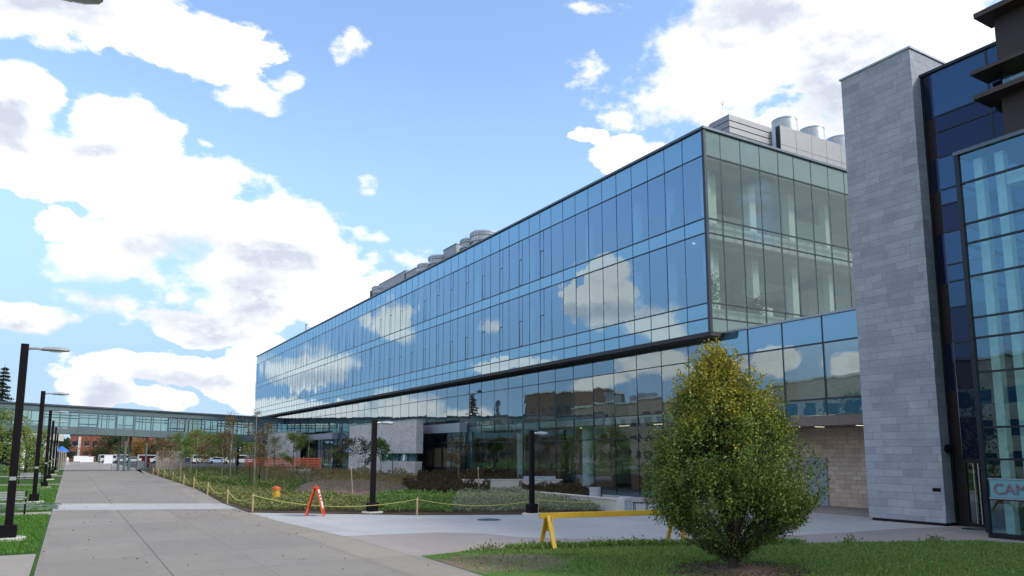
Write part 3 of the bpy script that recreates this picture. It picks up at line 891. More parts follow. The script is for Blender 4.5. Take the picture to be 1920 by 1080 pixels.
# ground-floor interior
MB().box((XL + 0.5, 26.3, 4.1), (45, YF - 1, 4.5)).build('mezzanine_slab', M['slab'], LAB, True)
MB().box((XL + 0.5, 14.2, 4.62), (45, 26.0, 4.66)).build('upper_floor', M['slab'], LAB, True)
MB().box((33.0, 14.2, 4.66), (33.2, 26.0, 8.0)).build('upper_partition', M['inwall'], LAB, True)
MB().box((XL + 0.4, 26.2, -0.02), (45, YF - 1, 0.1)).build('ground_slab', M['roof'], LAB, True)
b = MB()
for i in range(16):
    y = 27 + i * 6.4
    MB().box((31.5, y, 0.1), (31.7, y + 4.6, 4.1)).build('brown_partition', M['inbrown'], LAB, True)
    MB().box((31.7, y + 1, 4.5), (31.9, y + 5, 7.9)).build('brown_partition', M['inbrown'], LAB, True)
MB().box((37, 27, 0.1), (37.2, 128, 8.0)).build('core_wall', M['inwall'], LAB, True)
for i in range(11):
    MB().lathe([(0.34, 0.1), (0.34, 4.1)], 18, (28.9, 31.0 + i * 8.2, 0)).build('lobby_column', M['incol'], LAB, True, smooth=True)
for yy in (30.5, 33.0, 36.2, 40.4):
    MB().box((29.5, yy - 0.45, 4.05), (29.55, yy + 0.45, 4.08)).build('lobby_lamp', M['ceil_lamp'], LAB, True)
# roof plant
ph = MB()
for i in range(6):
    z = 18.72 + i * 0.36
    ph.box((29.9, 27.1, z), (33.35, 28.6, z + 0.30))
    ph.box((29.95, 27.15, z + 0.30), (33.3, 28.6, z + 0.36))
pent = root('plant_screen', 'pale louvred metal screen on the roof corner above the glazed end', 'roof screen', (29.9, 27.1, 18.6))
ph.build('louvre_box', M['louver'], pent, True)
MB().box((29.98, 27.18, 18.58), (33.27, 42, 20.8)).build('screen_core', M['louver'], pent, True)
b = MB()
for k in range(9):
    x0 = 33.42 + k * 1.35
    b.box((x0 + 0.012, 26.6, 19.72), (x0 + 1.338, 26.66, 20.85))
    b.box((x0 + 0.012, 26.6, 18.62), (x0 + 1.338, 26.66, 19.7))
b.build('metal_panelling', M['louver'], pent, True)
MB().box((33.4, 26.66, 18.6), (45.6, 26.9, 20.83)).build('screen_backing', M['mullion'], pent, True)
for i, (xx, word) in enumerate(((35.6, 'first'), (38.1, 'second'), (40.7, 'third'))):
    f = root('exhaust_fan', ['round grey exhaust drum beside the louvred roof screen', 'round grey exhaust drum, middle one behind the metal roof panelling', 'round grey exhaust drum half hidden by the stone tower'][i], 'exhaust drum', (xx, 28.0, 18.6), group='exhaust drums behind the roof panelling')
    MB().lathe([(0.86, 0), (0.86, 2.2), (0.72, 3.5), (0.66, 3.5), (0.64, 3.2)], 28).build('drum', M['galv'], f, smooth=True)
    MB().lathe([(0.74, 3.46), (0.74, 3.55), (0.66, 3.55)], 28).build('rim', M['galv'], f, smooth=True)
# antenna cluster above the corner
an = root('roof_antenna', 'thin roof antenna with small prongs above the louvred screen', 'antenna', (31.5, 29.0, 21.2))
MB().tube([(0, 0, -2.5), (0, 0, 1.7)], 0.015, 5).build('mast', M['galv'], an)
b = MB()
for k in range(5):
    a = k * 1.26
    b.tube([(0, 0, 1.35), (0.22 * math.cos(a), 0.22 * math.sin(a), 1.65)], 0.012, 4)
b.build('prong', M['galv'], an)
DR = [(28.6, 52.6, 'tall silver exhaust drum with two hoops, topmost on the stepped roofline', 1.3, 1.85), (28.6, 54.9, 'silver exhaust drum half hidden beside the topmost hooped one', 1.1, 1.85),
      (28.6, 61.0, 'hooped silver exhaust drum with ladder, between two sheet-metal cabinets', 1.3, 1.75), (28.6, 64.0, 'silver exhaust drum beside the smaller sheet-metal roof cabinet', 1.1, 1.7),
      (28.6, 76.0, 'silver exhaust drum behind the long grey roof box and dark flue', 1.3, 1.8)]
for x, y, lab, r, h in DR:
    f = root('exhaust_fan', lab, 'exhaust drum', (x, y, 18.6), group='exhaust drums along the roof edge')
    MB().lathe([(r * 0.92, 0), (r * 0.92, h * 0.8), (r, h * 0.82), (r, h), (r * 0.93, h), (r * 0.9, h - 0.2)], 28).build('drum', M['galv'], f, smooth=True)
    b = MB()
    for z in (h * 0.55, h * 0.9):
        b.lathe([(r + 0.04, z), (r + 0.04, z + 0.06)], 28)
    b.build('hoop', M['fascia'], f)
    b = MB()
    for s in (-0.2, 0.2):
        b.tube([(-r - 0.1, s - 0.9, 0), (-r - 0.1, s - 0.9, h)], 0.02, 5)
    for k in range(6):
        b.tube([(-r - 0.1, -1.1, 0.2 + k * 0.3), (-r - 0.1, -0.7, 0.2 + k * 0.3)], 0.015, 5)
    b.build('ladder', M['fascia'], f)
for x, y, l, h, lab in ((28.1, 56.9, 2.6, 2.0, 'flat sheet-metal roof cabinet below the topmost exhaust drum'), (28.1, 65.6, 3.0, 1.75, 'smaller sheet-metal roof cabinet next to the white cloud'), (28.1, 68.3, 7.6, 2.05, 'long dull grey roof box in front of the far exhaust drum')):
    f = root('roof_cabinet', lab, 'roof cabinet', (x, y, 18.6), group='sheet metal cabinets on the roof')
    MB().box((-0.1, 0, 0), (2.2, l, h)).build('casing', M['louver'] if l < 5 else M['concgrey'], f, bevel=0.02)
    MB().box((-0.15, -0.05, h), (2.25, l + 0.05, h + 0.06)).build('lid', M['fascia'], f)
f = root('flue', 'short black flue pipe on the roof edge by the grey box', 'flue', (28.0, 77.9, 18.6))
MB().lathe([(0.28, 0), (0.28, 1.75), (0.22, 1.75), (0.2, 1.5)], 14).build('pipe', M['darkwood'], f, smooth=True)
MB().box((-0.4, 0.5, 0), (0.4, 2.3, 0.55)).build('base', M['ledge'], f)
f = root('vent_pipe', 'small pale vent pipe alone on the far roof edge', 'vent pipe', (28, 105, 18.6))
MB().lathe([(0.16, 0), (0.16, 1.9), (0.22, 1.95), (0.22, 2.1)], 10).build('pipe', M['galv'], f, smooth=True)
MB().lathe([(0.3, 0), (0.3, 0.15)], 10).build('flange', M['fascia'], f)

# ------------------------------------------------------------------ campus building: stone tower, dark glass link, glazed lobby
CB = root('campus_building', 'tall building with grey stone tower, dark blue glazing and glazed lobby', 'building', (25.13, 14.24, 0))
MB().box((25.13, 14.24, 0.10), (31.0, 17.02, 16.9)).build('stone_tower', M['tile'], CB, True)
MB().box((25.2, 14.3, 0.0), (30.9, 16.95, 0.10)).build('tower_plinth', M['blackpanel'], CB, True)
MB().box((25.08, 14.19, 16.9), (31.05, 17.07, 16.97)).build('tower_coping', M['fascia'], CB, True)
f = MB().lathe([(0.10, 0), (0.14, 0.03), (0.14, 0.12), (0.06, 0.18)], 12)
f.v = [(25.42 + x, 14.24 - z, 2.55 + y) for x, y, z in f.v]
f.build('wall_lamp', M['black'], CB, True)
b = MB()
b.box((25.115, 14.35, 1.12), (25.13, 14.62, 1.24))
b.build('wall_plate', M['black'], CB, True)
XD = 25.7
lev = [2.2, 4.51, 6.11, 7.33, 8.23, 9.99, 10.97, 11.53, 12.71, 13.65, 14.24, 15.98]
lev = [2.2, 3.6, 4.51, 6.11, 7.33, 8.23, 8.83, 9.99, 10.97, 11.53, 12.71, 13.65, 14.24, 15.9]
rows = [0, 1, 0, 1, 0, 0, 0, 0, 0, 0, 0, 0, 0]
curtain(CB, 'x', XD, [5.0, 7.0, 9.6, 12.0, 13.86], lev, [1, 0, 1, 1, 0, 0, 0, 1, 0, 0, 1, 1, 0], [M['darkglass'], M['darkpanel']], 'dark_glazing_bay', M['mullion_dark'], 0.07, 0.05, None, random.Random(21))
b = MB()
z = 0.0
for z0, z1, mi in ((2.2, 4.5, 0), (4.5, 6.1, 1), (6.1, 8.2, 0), (8.2, 9.95, 1), (9.95, 11.5, 0), (11.5, 12.7, 1), (12.7, 14.2, 0), (14.2, 15.9, 1)):
    b.face([(XD, 13.86, z0), (XD, 14.24, z0), (XD, 14.24, z1), (XD, 13.86, z1)], mi)
b.build('corner_panel', [M['blackpanel'], M['darkpanel']], CB, True)
MB().box((XD - 0.08, -6, 15.9), (31, 14.24, 16.0)).build('link_roof', M['mullion_dark'], CB, True)
MB().box((XD - 0.05, 14.16, 0), (XD + 0.05, 14.236, 15.9)).build('corner_post', M['mullion_dark'], CB, True)
# entrance
door = MB().face
for k, (y0, y1) in enumerate(((12.97, 13.405), (13.405, 13.84))):
    d = MB()
    d.face([(XD + 0.02, y0 + 0.06, 0.12), (XD + 0.02, y1 - 0.06, 0.12), (XD + 0.02, y1 - 0.06, 2.1), (XD + 0.02, y0 + 0.06, 2.1)])
    do = d.build('entrance_door', M['doorglass'], CB, True)
    fr = MB()
    fr.box((XD - 0.03, y0, 0.02), (XD + 0.05, y0 + 0.07, 2.16)).box((XD - 0.03, y1 - 0.07, 0.02), (XD + 0.05, y1, 2.16)).box((XD - 0.028, y0 + 0.07, 0.02), (XD + 0.048, y1 - 0.07, 0.14)).box((XD - 0.028, y0 + 0.07, 2.08), (XD + 0.048, y1 - 0.07, 2.16))
    fr.build('door_frame', M['blackpanel'], do, True)
    yh = 13.33 if k == 0 else 13.48
    hd = MB()
    hd.tube([(XD - 0.12, yh, 0.12), (XD - 0.12, yh, 2.06)], 0.022, 8)
    for z in (0.35, 1.1, 1.9):
        hd.tube([(XD - 0.12, yh, z), (XD - 0.02, yh, z)], 0.014, 6)
    hd.build('pull_handle', M['steel'], do, True)
b = MB()
b.box((XD + 0.02, 13.84, 0), (XD + 0.12, 14.16, 2.2)).box((XD - 0.02, 12.0, 2.165), (XD + 0.1, 13.84, 2.2)).box((XD + 0.02, 12.0, 0), (XD + 0.12, 12.97, 2.165))
b.build('door_surround', M['blackpanel'], CB, True)
b = MB()
b.box((28.4, 9, 0.0), (28.6, 14.2, 4.2))
b.build('vestibule_wall', M['inbrown'], CB, True)
MB().box((XD + 0.3, 9, -0.02), (28.4, 14.2, 0.02)).build('vestibule_floor', M['roof'], CB, True)
MB().box((XD + 0.15, 5, 2.25), (28.4, 14.2, 2.3)).build('vestibule_ceiling', M['blackpanel'], CB, True)
# brown upper volume with ledges
MB().box((25.0, -6, 11.6), (30.9, 11.34, 13.74)).build('brown_wall', M['brownwall'], CB, True)
MB().box((25.0, -6, 14.72), (30.9, 11.34, 16.45)).build('brown_wall', M['brownwall'], CB, True)
for k in range(14):
    b = MB()
    b.face([(25.06, 11.3 - k * 1.2, 13.92), (25.06, 10.14 - k * 1.2, 13.92), (25.06, 10.14 - k * 1.2, 14.58), (25.06, 11.3 - k * 1.2, 14.58)])
    wb = b.build('ribbon_window', M['bridgeglass'], CB, True)
    MB().box((25.02, 11.30 - k * 1.2, 13.9), (25.14, 11.34 - k * 1.2, 14.6)).build('window_frame', M['black'], wb, True)
MB().box((25.6, -6, 13.9), (30.8, 11.28, 14.6)).build('ribbon_core', M['sheer'], CB, True)
for z0, z1, y1 in ((16.45, 16.62, 11.68), (14.6, 14.72, 11.95), (13.74, 13.9, 11.92)):
    MB().box((24.45, -6, z0), (25.55, y1, z1)).build('sunshade_ledge', M['ledge'], CB, True)
# glazed lobby box
XB, YB = 22.87, 11.75
be = [-6.0, -3.9, -1.8, 0.3, 2.4, 4.5, 6.6, 8.7, YB]
bl = [0.14, 1.1, 2.22, 3.14, 4.75, 5.77, 6.38, 7.64, 8.65, 9.26, 10.53, 11.45]
curtain(CB, 'x', XB, be, bl, [0] * 11, [M['boxglass']], 'lobby_glazing_bay', M['mullion_dark'], 0.07, 0.06, None, random.Random(31))
curtain(CB, 'y', YB, [XB + 0.01, XB + 1.4, XD], bl, [0] * 11, [M['boxglass']], 'lobby_end_bay', M['mullion_dark'], 0.07, 0.06, None, random.Random(32))
MB().box((XB - 0.09, -6.1, 11.45), (25.0, YB + 0.09, 11.56)).build('lobby_roof', M['edge'], CB, True)
MB().box((XB - 0.03, -6.1, 0.0), (XB + 0.2, YB + 0.03, 0.14)).build('lobby_kerb', M['mullion_dark'], CB, True)
MB().box((XB - 0.07, YB - 0.05, 0.14), (XB + 0.06, YB + 0.07, 11.45)).build('lobby_corner_post', M['mullion_dark'], CB, True)
for z in (4.6, 7.6):
    MB().box((XB + 0.7, -6, z - 0.35), (32, 9.2, z)).build('lobby_floor', M['slab'], CB, True)
MB().box((28.6, -6, 0), (28.8, 8.8, 11.4)).build('lobby_back_wall', M['inwall'], CB, True)
for yy, xx in ((11.35, 23.35), (10.75, 23.35), (8.9, 24.4), (5.6, 24.4), (2.2, 24.4)):
    MB().box((xx - 0.14, yy - 0.12, 0.1), (xx + 0.14, yy + 0.12, 11.3)).build('lobby_column', M['incol'], CB, True)
MB().box((XB + 0.3, 10.2, 10.25), (25.5, 10.5, 10.6)).build('lobby_beam', M['incol'], CB, True)
MB().box((XB + 0.25, -6, 10.2), (XB + 0.6, 10.55, 10.6)).build('lobby_edge_beam', M['incol'], CB, True)
MB().box((XB + 0.1, -6, -0.02), (28.6, YB - 0.1, 0.08)).build('lobby_ground', M['roof'], CB, True)
for yy, z in ((9.6, 4.2), (8.0, 4.2), (9.4, 7.2)):
    MB().box((24.0, yy - 0.4, z - 0.06), (24.15, yy + 0.4, z)).build('lobby_lamp', M['ceil_lamp'], CB, True)
sg = root('campus_sign', 'pale teal sign board with dark red capitals fixed to the lobby glass', 'sign', (XB - 0.1, 11.55, 1.14))
b = MB()
b.box((-0.08, -3.6, 0), (0.0, 0, 0.52))
b.build('board', M['sign_teal'], sg, bevel=0.015)
b = MB()
b.box((-0.1, -3.63, -0.03), (0.02, 0.03, -0.0)).box((-0.1, -3.63, 0.52), (0.02, 0.03, 0.55))
b.build('rim', M['fascia'], sg)
tx = bpy.data.curves.new('lettering', 'FONT')
tx.body = 'CAMPUS'
tx.size = 0.42
tx.extrude = 0.012
tx.materials.append(M['sign_red'])
tmp = bpy.data.objects.new('tmp', tx)
COL.objects.link(tmp)
me = bpy.data.meshes.new_from_object(tmp.evaluated_get(bpy.context.evaluated_depsgraph_get()))
bpy.data.objects.remove(tmp)
to = bpy.data.objects.new('lettering', me)
COL.objects.link(to)
to.parent = sg
to.location = (-0.095, -0.09, 0.115)
to.rotation_euler = (R(90), 0, R(-90))
# chairs in the upper lobby
ch0 = None
for k, (yy, lab) in enumerate(((8.6, 'dark chair behind the lobby glass on the upper floor, by the column'), (7.9, 'second dark chair behind the upper lobby glass'))):
    c = root('lounge_chair', lab, 'chair', (23.9, yy, 7.6), R(30 + 40 * k), group='chairs in the upper lobby')
    MB().box((-0.24, -0.24, 0.42), (0.24, 0.24, 0.47)).build('seat', M['black'], c)
    MB().box((-0.24, 0.2, 0.5), (0.24, 0.24, 0.92)).build('backrest', M['black'], c)
    for sx, sy in ((-1, -1), (1, -1), (-1, 1), (1, 1)):
        MB().tube([(0.2 * sx, 0.2 * sy, 0.42), (0.25 * sx, 0.25 * sy, 0)], 0.012, 6).build('leg', M['steel'], c)

# ------------------------------------------------------------------ sky bridge
BR = root('sky_bridge', 'enclosed glass footbridge on steel legs crossing above the walkway', 'footbridge', (8, 113, 0))
zt = lambda x: 8.55 - 0.0372 * x
zb = lambda x: 4.86 - 0.034 * x


def slopebox(b, x0, x1, y0, y1, f0, f1, mi=0):
    """box whose bottom and top follow the falling line of the bridge; f0 f1 = fraction of its height"""
    g = lambda x, fr: zb(x) + (zt(x) - zb(x)) * fr
    i = len(b.v)
    b.v += [(x0, y0, g(x0, f0)), (x1, y0, g(x1, f0)), (x1, y1, g(x1, f0)), (x0, y1, g(x0, f0)), (x0, y0, g(x0, f1)), (x1, y0, g(x1, f1)), (x1, y1, g(x1, f1)), (x0, y1, g(x0, f1))]
    for f in ((0, 3, 2, 1), (4, 5, 6, 7), (0, 1, 5, 4), (1, 2, 6, 5), (2, 3, 7, 6), (3, 0, 4, 7)):
        b.f.append(tuple(i + k for k in f))
        b.m.append(mi)


M['girder'] = simple('bridge_steel', (0.12, 0.175, 0.185), 0.5, 0.1, 0.1, 0.5)
XA, XZ = -32.0, 27.2
b = MB()
slopebox(b, XA, XZ, 112.4, 112.55, 0.0, 0.25)
slopebox(b, XA, XZ, 115.45, 115.6, 0.0, 0.25)
slopebox(b, XA, XZ, 112.55, 115.45, 0.05, 0.12)
b.build('girder', M['girder'], BR, True)
b = MB()
slopebox(b, XA, XZ, 112.4, 112.5, 0.77, 0.945)
slopebox(b, XA, XZ, 115.5, 115.6, 0.77, 0.945)
b.build('roof_fascia', M['girder'], BR, True)
b = MB()
slopebox(b, XA, XZ, 112.2, 115.8, 0.946, 1.0)
b.build('roof', M['edge'], BR, True)
nb = int((XZ - XA) / 2.12)
rg = random.Random(8)
for k in range(nb):
    x0, x1 = XA + k * (XZ - XA) / nb, XA + (k + 1) * (XZ - XA) / nb
    g = lambda x, fr: zb(x) + (zt(x) - zb(x)) * fr
    for yy in (112.45, 115.55):
        p, q = MB(), MB()
        p.face([(x0, yy, g(x0, 0.25)), (x1, yy, g(x1, 0.25)), (x1, yy, g(x1, 0.77)), (x0, yy, g(x0, 0.77))])
        slopebox(q, x0 - 0.07, x0 + 0.07, yy - 0.09, yy + 0.04, 0.0, 0.944)
        pat = (k * 3 + (0 if yy < 114 else 1)) % 5
        xm = (x0 + x1) / 2 + rg.uniform(-0.2, 0.2)
        slopebox(q, xm - 0.045, xm + 0.045, yy - 0.08, yy + 0.04, 0.25, 0.77)
        if pat in (0, 3):
            slopebox(q, x0 + 0.07, x1 - 0.07, yy - 0.07, yy + 0.03, 0.56, 0.595)
            slopebox(q, x0 + 0.07, x1 - 0.07, yy - 0.07, yy + 0.03, 0.66, 0.695)
        elif pat == 1:
            slopebox(q, x0 + 0.07, x1 - 0.07, yy - 0.07, yy + 0.03, 0.27, 0.30)
            slopebox(q, x0 + 0.07, x1 - 0.07, yy - 0.07, yy + 0.03, 0.37, 0.405)
        elif pat == 4:
            xq = x0 + 0.5
            slopebox(q, xq - 0.05, xq + 0.05, yy - 0.08, yy + 0.04, 0.25, 0.77)
        o = p.build('bridge_window', M['bridgeglass'], BR, True)
        q.build('window_frame', M['girder'], o, True)
for k, x in enumerate((5.9, 6.55, 7.2, 9.1, 10.6, 20.0, 21.2)):
    MB().tube([(x, 113.2 if k % 2 else 114.8, 0), (x, 113.2 if k % 2 else 114.8, zb(x))], 0.17 if x < 8 else 0.11, 12).build('leg', M['girder'], BR, True, smooth=True)
b = MB()
for x0, x1 in ((5.0, 9.5), (9.8, 13.0)):
    for z in (0.5, 1.0):
        b.tube([(x0, 112.2, z), (x1, 112.2, z)], 0.035, 6)
    x = x0
    while x <= x1:
        b.tube([(x, 112.2, 0), (x, 112.2, 1.0)], 0.03, 6)
        x += 0.75
hr = tag(b.build('guard_rail', M['girder']), 'steel guard rail around the footbridge legs', 'railing')

# ------------------------------------------------------------------ stone pavilions against the glass building
def pavilion(label, xw, y0, y1, ztop, glz, slot, loc):
    pv = root('stone_pavilion', label, 'pavilion', loc, group='stone pavilions along the glass facade')
    w = MB()
    if slot:
        s0, s1, z0, z1 = slot
        w.box((xw, y0, 0), (xw + 0.62, y1, z0))
        w.box((xw, y0 - 0.15, z1), (xw + 0.62, y1, ztop))
        w.box((xw, s1, z0), (xw + 0.62, y1, z1))
    else:
        w.box((xw, y0, 0), (xw + 0.62, y1, ztop))
    wo = w.build('stone_wall', M['pavstone'], pv, True)
    if slot:
        gl = MB()
        gl.face([(xw + 0.3, s0 + 0.2, z0), (xw + 0.3, s1, z0), (xw + 0.3, s1, z1), (xw + 0.3, s0 + 0.2, z1)])
        so = gl.build('slot_window', M['spandrel'], pv, True)
        fr = MB()
        for t in np.linspace(s0 + 0.2, s1 - 0.1, 5):
            fr.box((xw + 0.22, t, z0), (xw + 0.34, t + 0.06, z1))
        fr.build('window_frame', M['mullion'], so, True)
    MB().box((xw - 0.03, y0 - 0.18, ztop), (xw + 0.65, y1 + 0.03, ztop + 0.06)).build('coping', M['fascia'], pv, True)
    g0, g1, zr = glz
    n = max(2, int((g1 - g0) / 1.7))
    e = list(np.linspace(g0, g1, n + 1))
    curtain(pv, 'x', 26.75, e, [0.75, 1.2, 2.9, 3.2, 4.05], [0, 0, 0, 0], [M['shop']], 'pavilion_window', M['mullion_dark'], 0.1, 0.08, None, random.Random(3))
    curtain(pv, 'y', g0, [26.79, 27.2], [0.75, 1.2, 2.9, 3.2, 4.05], [0, 0, 0, 0], [M['shop']], 'pavilion_side_window', M['mullion_dark'], 0.1, 0.08, None, random.Random(4))
    MB().box((26.7, g0 - 0.04, 0), (27.24, g1, 0.75)).build('base_wall', M['mullion'], pv, True)
    MB().box((26.55, g0 - 0.1, 4.05), (27.24, g1 + 0.1, zr)).build('roof_fascia', M['fascia'], pv, True)
    MB().box((26.84, g0 + 0.2, 1.25), (26.87, g1, 2.85)).build('blind_panel', M['blind'], pv, True)
    return pv


pavilion('pale stone slab wall with a slot window and zinc-roofed glass bay', 25.0, 58.1, 75.4, 5.2, (53.1, 78.0, 4.78), (58.1, 66.5, 1.70, 2.38), (25, 58, 0))
pavilion('smaller far stone slab wall behind the orange netting, where the footbridge lands', 25.0, 96.6, 115.2, 5.2, (86.5, 112.0, 4.75), None, (25, 96, 0))

# ------------------------------------------------------------------ buildings reflected in the glass, across the walkway
OB = root('opposite_building', 'long beige building across the walkway, seen mirrored in the glass', 'building', (-45, 60, 0))
M['beige'] = simple('beige_brick', (0.34, 0.27, 0.2), 0.85, var=0.15, scale=1.0)
M['pbrown'] = simple('dark_brown_brick', (0.13, 0.09, 0.065), 0.85, var=0.2, scale=1.0)
for n_, x0, y0, y1, h, mm in (('east_wing', -45, 86, 142, 12.6, 'beige'), ('tall_block', -46, 143, 163, 17.0, 'pbrown'), ('low_wing', -45, 164, 190, 9.5, 'pbrown'), ('near_wing', -45, 40, 85, 13.6, 'beige')):
    wl = MB().box((x0 - 18, y0, 0), (x0, y1, h)).build(n_, M[mm], OB, True)
    MB().box((x0 - 18.2, y0 - 0.1, h), (x0 + 0.2, y1 + 0.1, h + 0.35)).build('cornice', M['limestone'], wl, True)
    b, i = MB(), 0
    z = 1.2
    while z + 2 < h:
        y = y0 + 1.2
        while y + 2.4 < y1:
            b.box((x0 - 0.02, y, z), (x0 + 0.03, y + 2.0, z + 1.7))
            y += 3.4
        z += 3.6
    tag(b.build('window', M['mullion'], wl, True), kind='stuff')
for x, y in ((-50, 96), (-52, 110), (-50, 121), (-51, 133), (-50, 70)):
    MB().box((x - 2, y - 1.5, 12.9), (x + 2, y + 1.5, 14.4 if y < 130 else 15.5)).build('roof_unit', M['louver'], OB, True)


# ------------------------------------------------------------------ trees
def branchy(b, p, d, length, r, depth, rng, tips, spread=0.6, mi=0):
    pts = [Vector(p)]
    rad = [r]
    n = 4
    dd = Vector(d)
    for i in range(n):
        dd = (dd + Vector((rng.gauss(0, 0.10), rng.gauss(0, 0.10), 0.04))).normalized()
        pts.append(pts[-1] + dd * length / n)
        rad.append(r * (1 - 0.55 * (i + 1) / n))
    b.tube(pts, rad, 6 if depth > 1 else 4, mi)
    tips.append((pts[-1], depth))
    if depth > 0:
        for k in range(rng.choice((2, 3, 3))):
            t = rng.uniform(0.45, 1.0)
            i = min(int(t * n), n - 1)
            q = pts[i].lerp(pts[i + 1], t * n - i)
            a = rng.uniform(0, 6.283)
            nd = (dd + Vector((math.cos(a), math.sin(a), rng.uniform(-0.1, 0.5))) * spread).normalized()
            branchy(b, q, nd, length * rng.uniform(0.5, 0.75), r * 0.5, depth - 1, rng, tips, spread, mi)


def leaf_cluster(centres, n, sig, leaf, rng, flat=0.8):
    C = np.array(centres)
    idx = rng.integers(0, len(C), n)
    P = C[idx] + rng.normal(size=(n, 3)) * np.array([sig, sig, sig * flat])
    N = rng.normal(size=(n, 3))
    L = leaf * rng.uniform(0.6, 1.35, n)
    return P, N, L


def young_tree(x, y, h, crown, n, m, label, seed, name='young_tree', bark='paleb', leaf=0.09, lean=0.0, group='young trees in the planting bed', cr0=0.35, group_on=True):
    rng = random.Random(seed)
    nr = np.random.default_rng(seed)
    t = root(name, label, 'tree', (x, y, 0), 0, group if group_on else None)
    b, tips = MB(), []
    pts = [Vector((0, 0, 0))]
    k = 8
    for i in range(k):
        pts.append(Vector((lean * (i + 1) / k + rng.gauss(0, 0.03), rng.gauss(0, 0.03), h * 0.92 * (i + 1) / k)))
    r0 = 0.012 * h + 0.01
    b.tube(pts, [r0 * (1 - 0.75 * i / k) for i in range(k + 1)], 7)
    cs = []
    for i in range(int(6 + crown * 5)):
        fz = rng.uniform(cr0, 1.0)
        j = min(int(fz * k), k - 1)
        p = pts[j].lerp(pts[j + 1], fz * k - j)
        a = rng.uniform(0, 6.283)
        env = math.sin(min(1.0, (1.02 - fz) / (1.02 - cr0)) ** 0.75 * math.pi * 0.62) + 0.12
        ln = crown * rng.uniform(0.6, 1.1) * env
        tl = []
        branchy(b, p, Vector((math.cos(a), math.sin(a), rng.uniform(0.25, 0.9))).normalized(), max(ln, 0.15), r0 * 0.35, 1, rng, tl, 0.7)
        cs += [tuple(q) for q, _ in tl] + [tuple(p.lerp(tl[0][0], 0.6))]
    b.build('trunk', M[bark], t)
    P, N, L = leaf_cluster(cs, n, 0.13 * crown + 0.05, leaf, nr)
    quads_object('crown', P, N, L, L * 0.62, M[m], t)
    return t


YT = [
    (7.95, 66.5, 4.1, 0.75, 700, 'leaf_green', 'small green tree by the first fence posts near the walkway edge', 0.10),
    (11.0, 84.0, 4.6, 1.2, 1500, 'leaf_light', 'broad yellow-green young tree just below the footbridge', 0.12),
    (13.2, 88.0, 4.2, 1.3, 1600, 'leaf_light', 'wider of the two yellow-green young trees below the footbridge', 0.12),
    (9.4, 95.0, 4.0, 1.3, 900, 'leaf_brown', 'olive-brown young tree beside the grey slatted screen', 0.12),
    (11.48, 64.7, 5.8, 1.0, 800, 'leaf_brown', 'tall thin reddish-brown young tree reaching above the footbridge deck', 0.09),
    (11.18, 54.0, 5.7, 0.85, 600, 'leaf_brown', 'tallest sparse brown sapling, with two black stakes, standing in low green cover', 0.09),
    (15.2, 83.0, 4.4, 0.9, 400, 'leaf_green', 'thin nearly bare green sapling behind the tall brown saplings', 0.10),
    (15.9, 62.1, 4.2, 0.95, 1300, 'leaf_light', 'bright yellow-green young tree in front of the far stone wall', 0.11),
    (17.6, 76.0, 3.9, 1.05, 450, 'leaf_green', 'sparse green young tree before the far stone wall and orange netting', 0.10),
    (14.4, 52.2, 3.6, 0.35, 90, 'leaf_green', 'bare slender sapling in the mulch with a few leaves', 0.08),
    (20.9, 63.5, 3.7, 0.85, 700, 'leaf_brown', 'ochre young tree at the edge of the big pale stone wall', 0.10),
    (22.4, 63.0, 3.5, 1.0, 380, 'leaf_dark', 'dark sparse forked tree against the big pale stone wall', 0.14),
    (22.0, 58.2, 3.6, 0.8, 900, 'leaf_green', 'leafy green tree directly behind the plaza lamp post', 0.13),
    (23.6, 47.2, 3.8, 0.75, 520, 'leaf_brown', 'rusty brown young tree in front of the dark glazed bay', 0.10),
    (8.9, 82.0, 4.4, 0.8, 420, 'leaf_brown', 'thin olive sapling near the fence by the slatted screen', 0.10),
    (12.4, 74.0, 4.4, 0.7, 330, 'leaf_brown', 'wispy brown sapling behind the yellow-green pair', 0.09),
    (10.2, 74.0, 4.3, 1.0, 600, 'leaf_brown', 'bushy olive sapling in front of the slatted screen', 0.11),
    (14.6, 96.0, 4.6, 1.3, 900, 'leaf_green', 'green young tree under the footbridge, behind the yellow-green pair', 0.13),
    (16.8, 99.0, 4.4, 1.2, 800, 'leaf_brown', 'brownish young tree under the footbridge by the far small lamps', 0.13),
    (12.9, 58.0, 4.6, 0.8, 420, 'leaf_brown', 'airy brown sapling just past the tallest one', 0.09),
    (18.6, 88.0, 3.6, 1.0, 500, 'leaf_light', 'pale young tree at the end of the orange netting', 0.12),
    (21.8, 71.0, 3.2, 0.6, 260, 'leaf_light', 'small pale sapling by the far pavilion windows', 0.09),
]
for i, (x, y, h, c, n, m, lab, lf) in enumerate(YT):
    young_tree(x, y, h, c, int(n * 2.3), m, lab, 100 + i, leaf=lf)
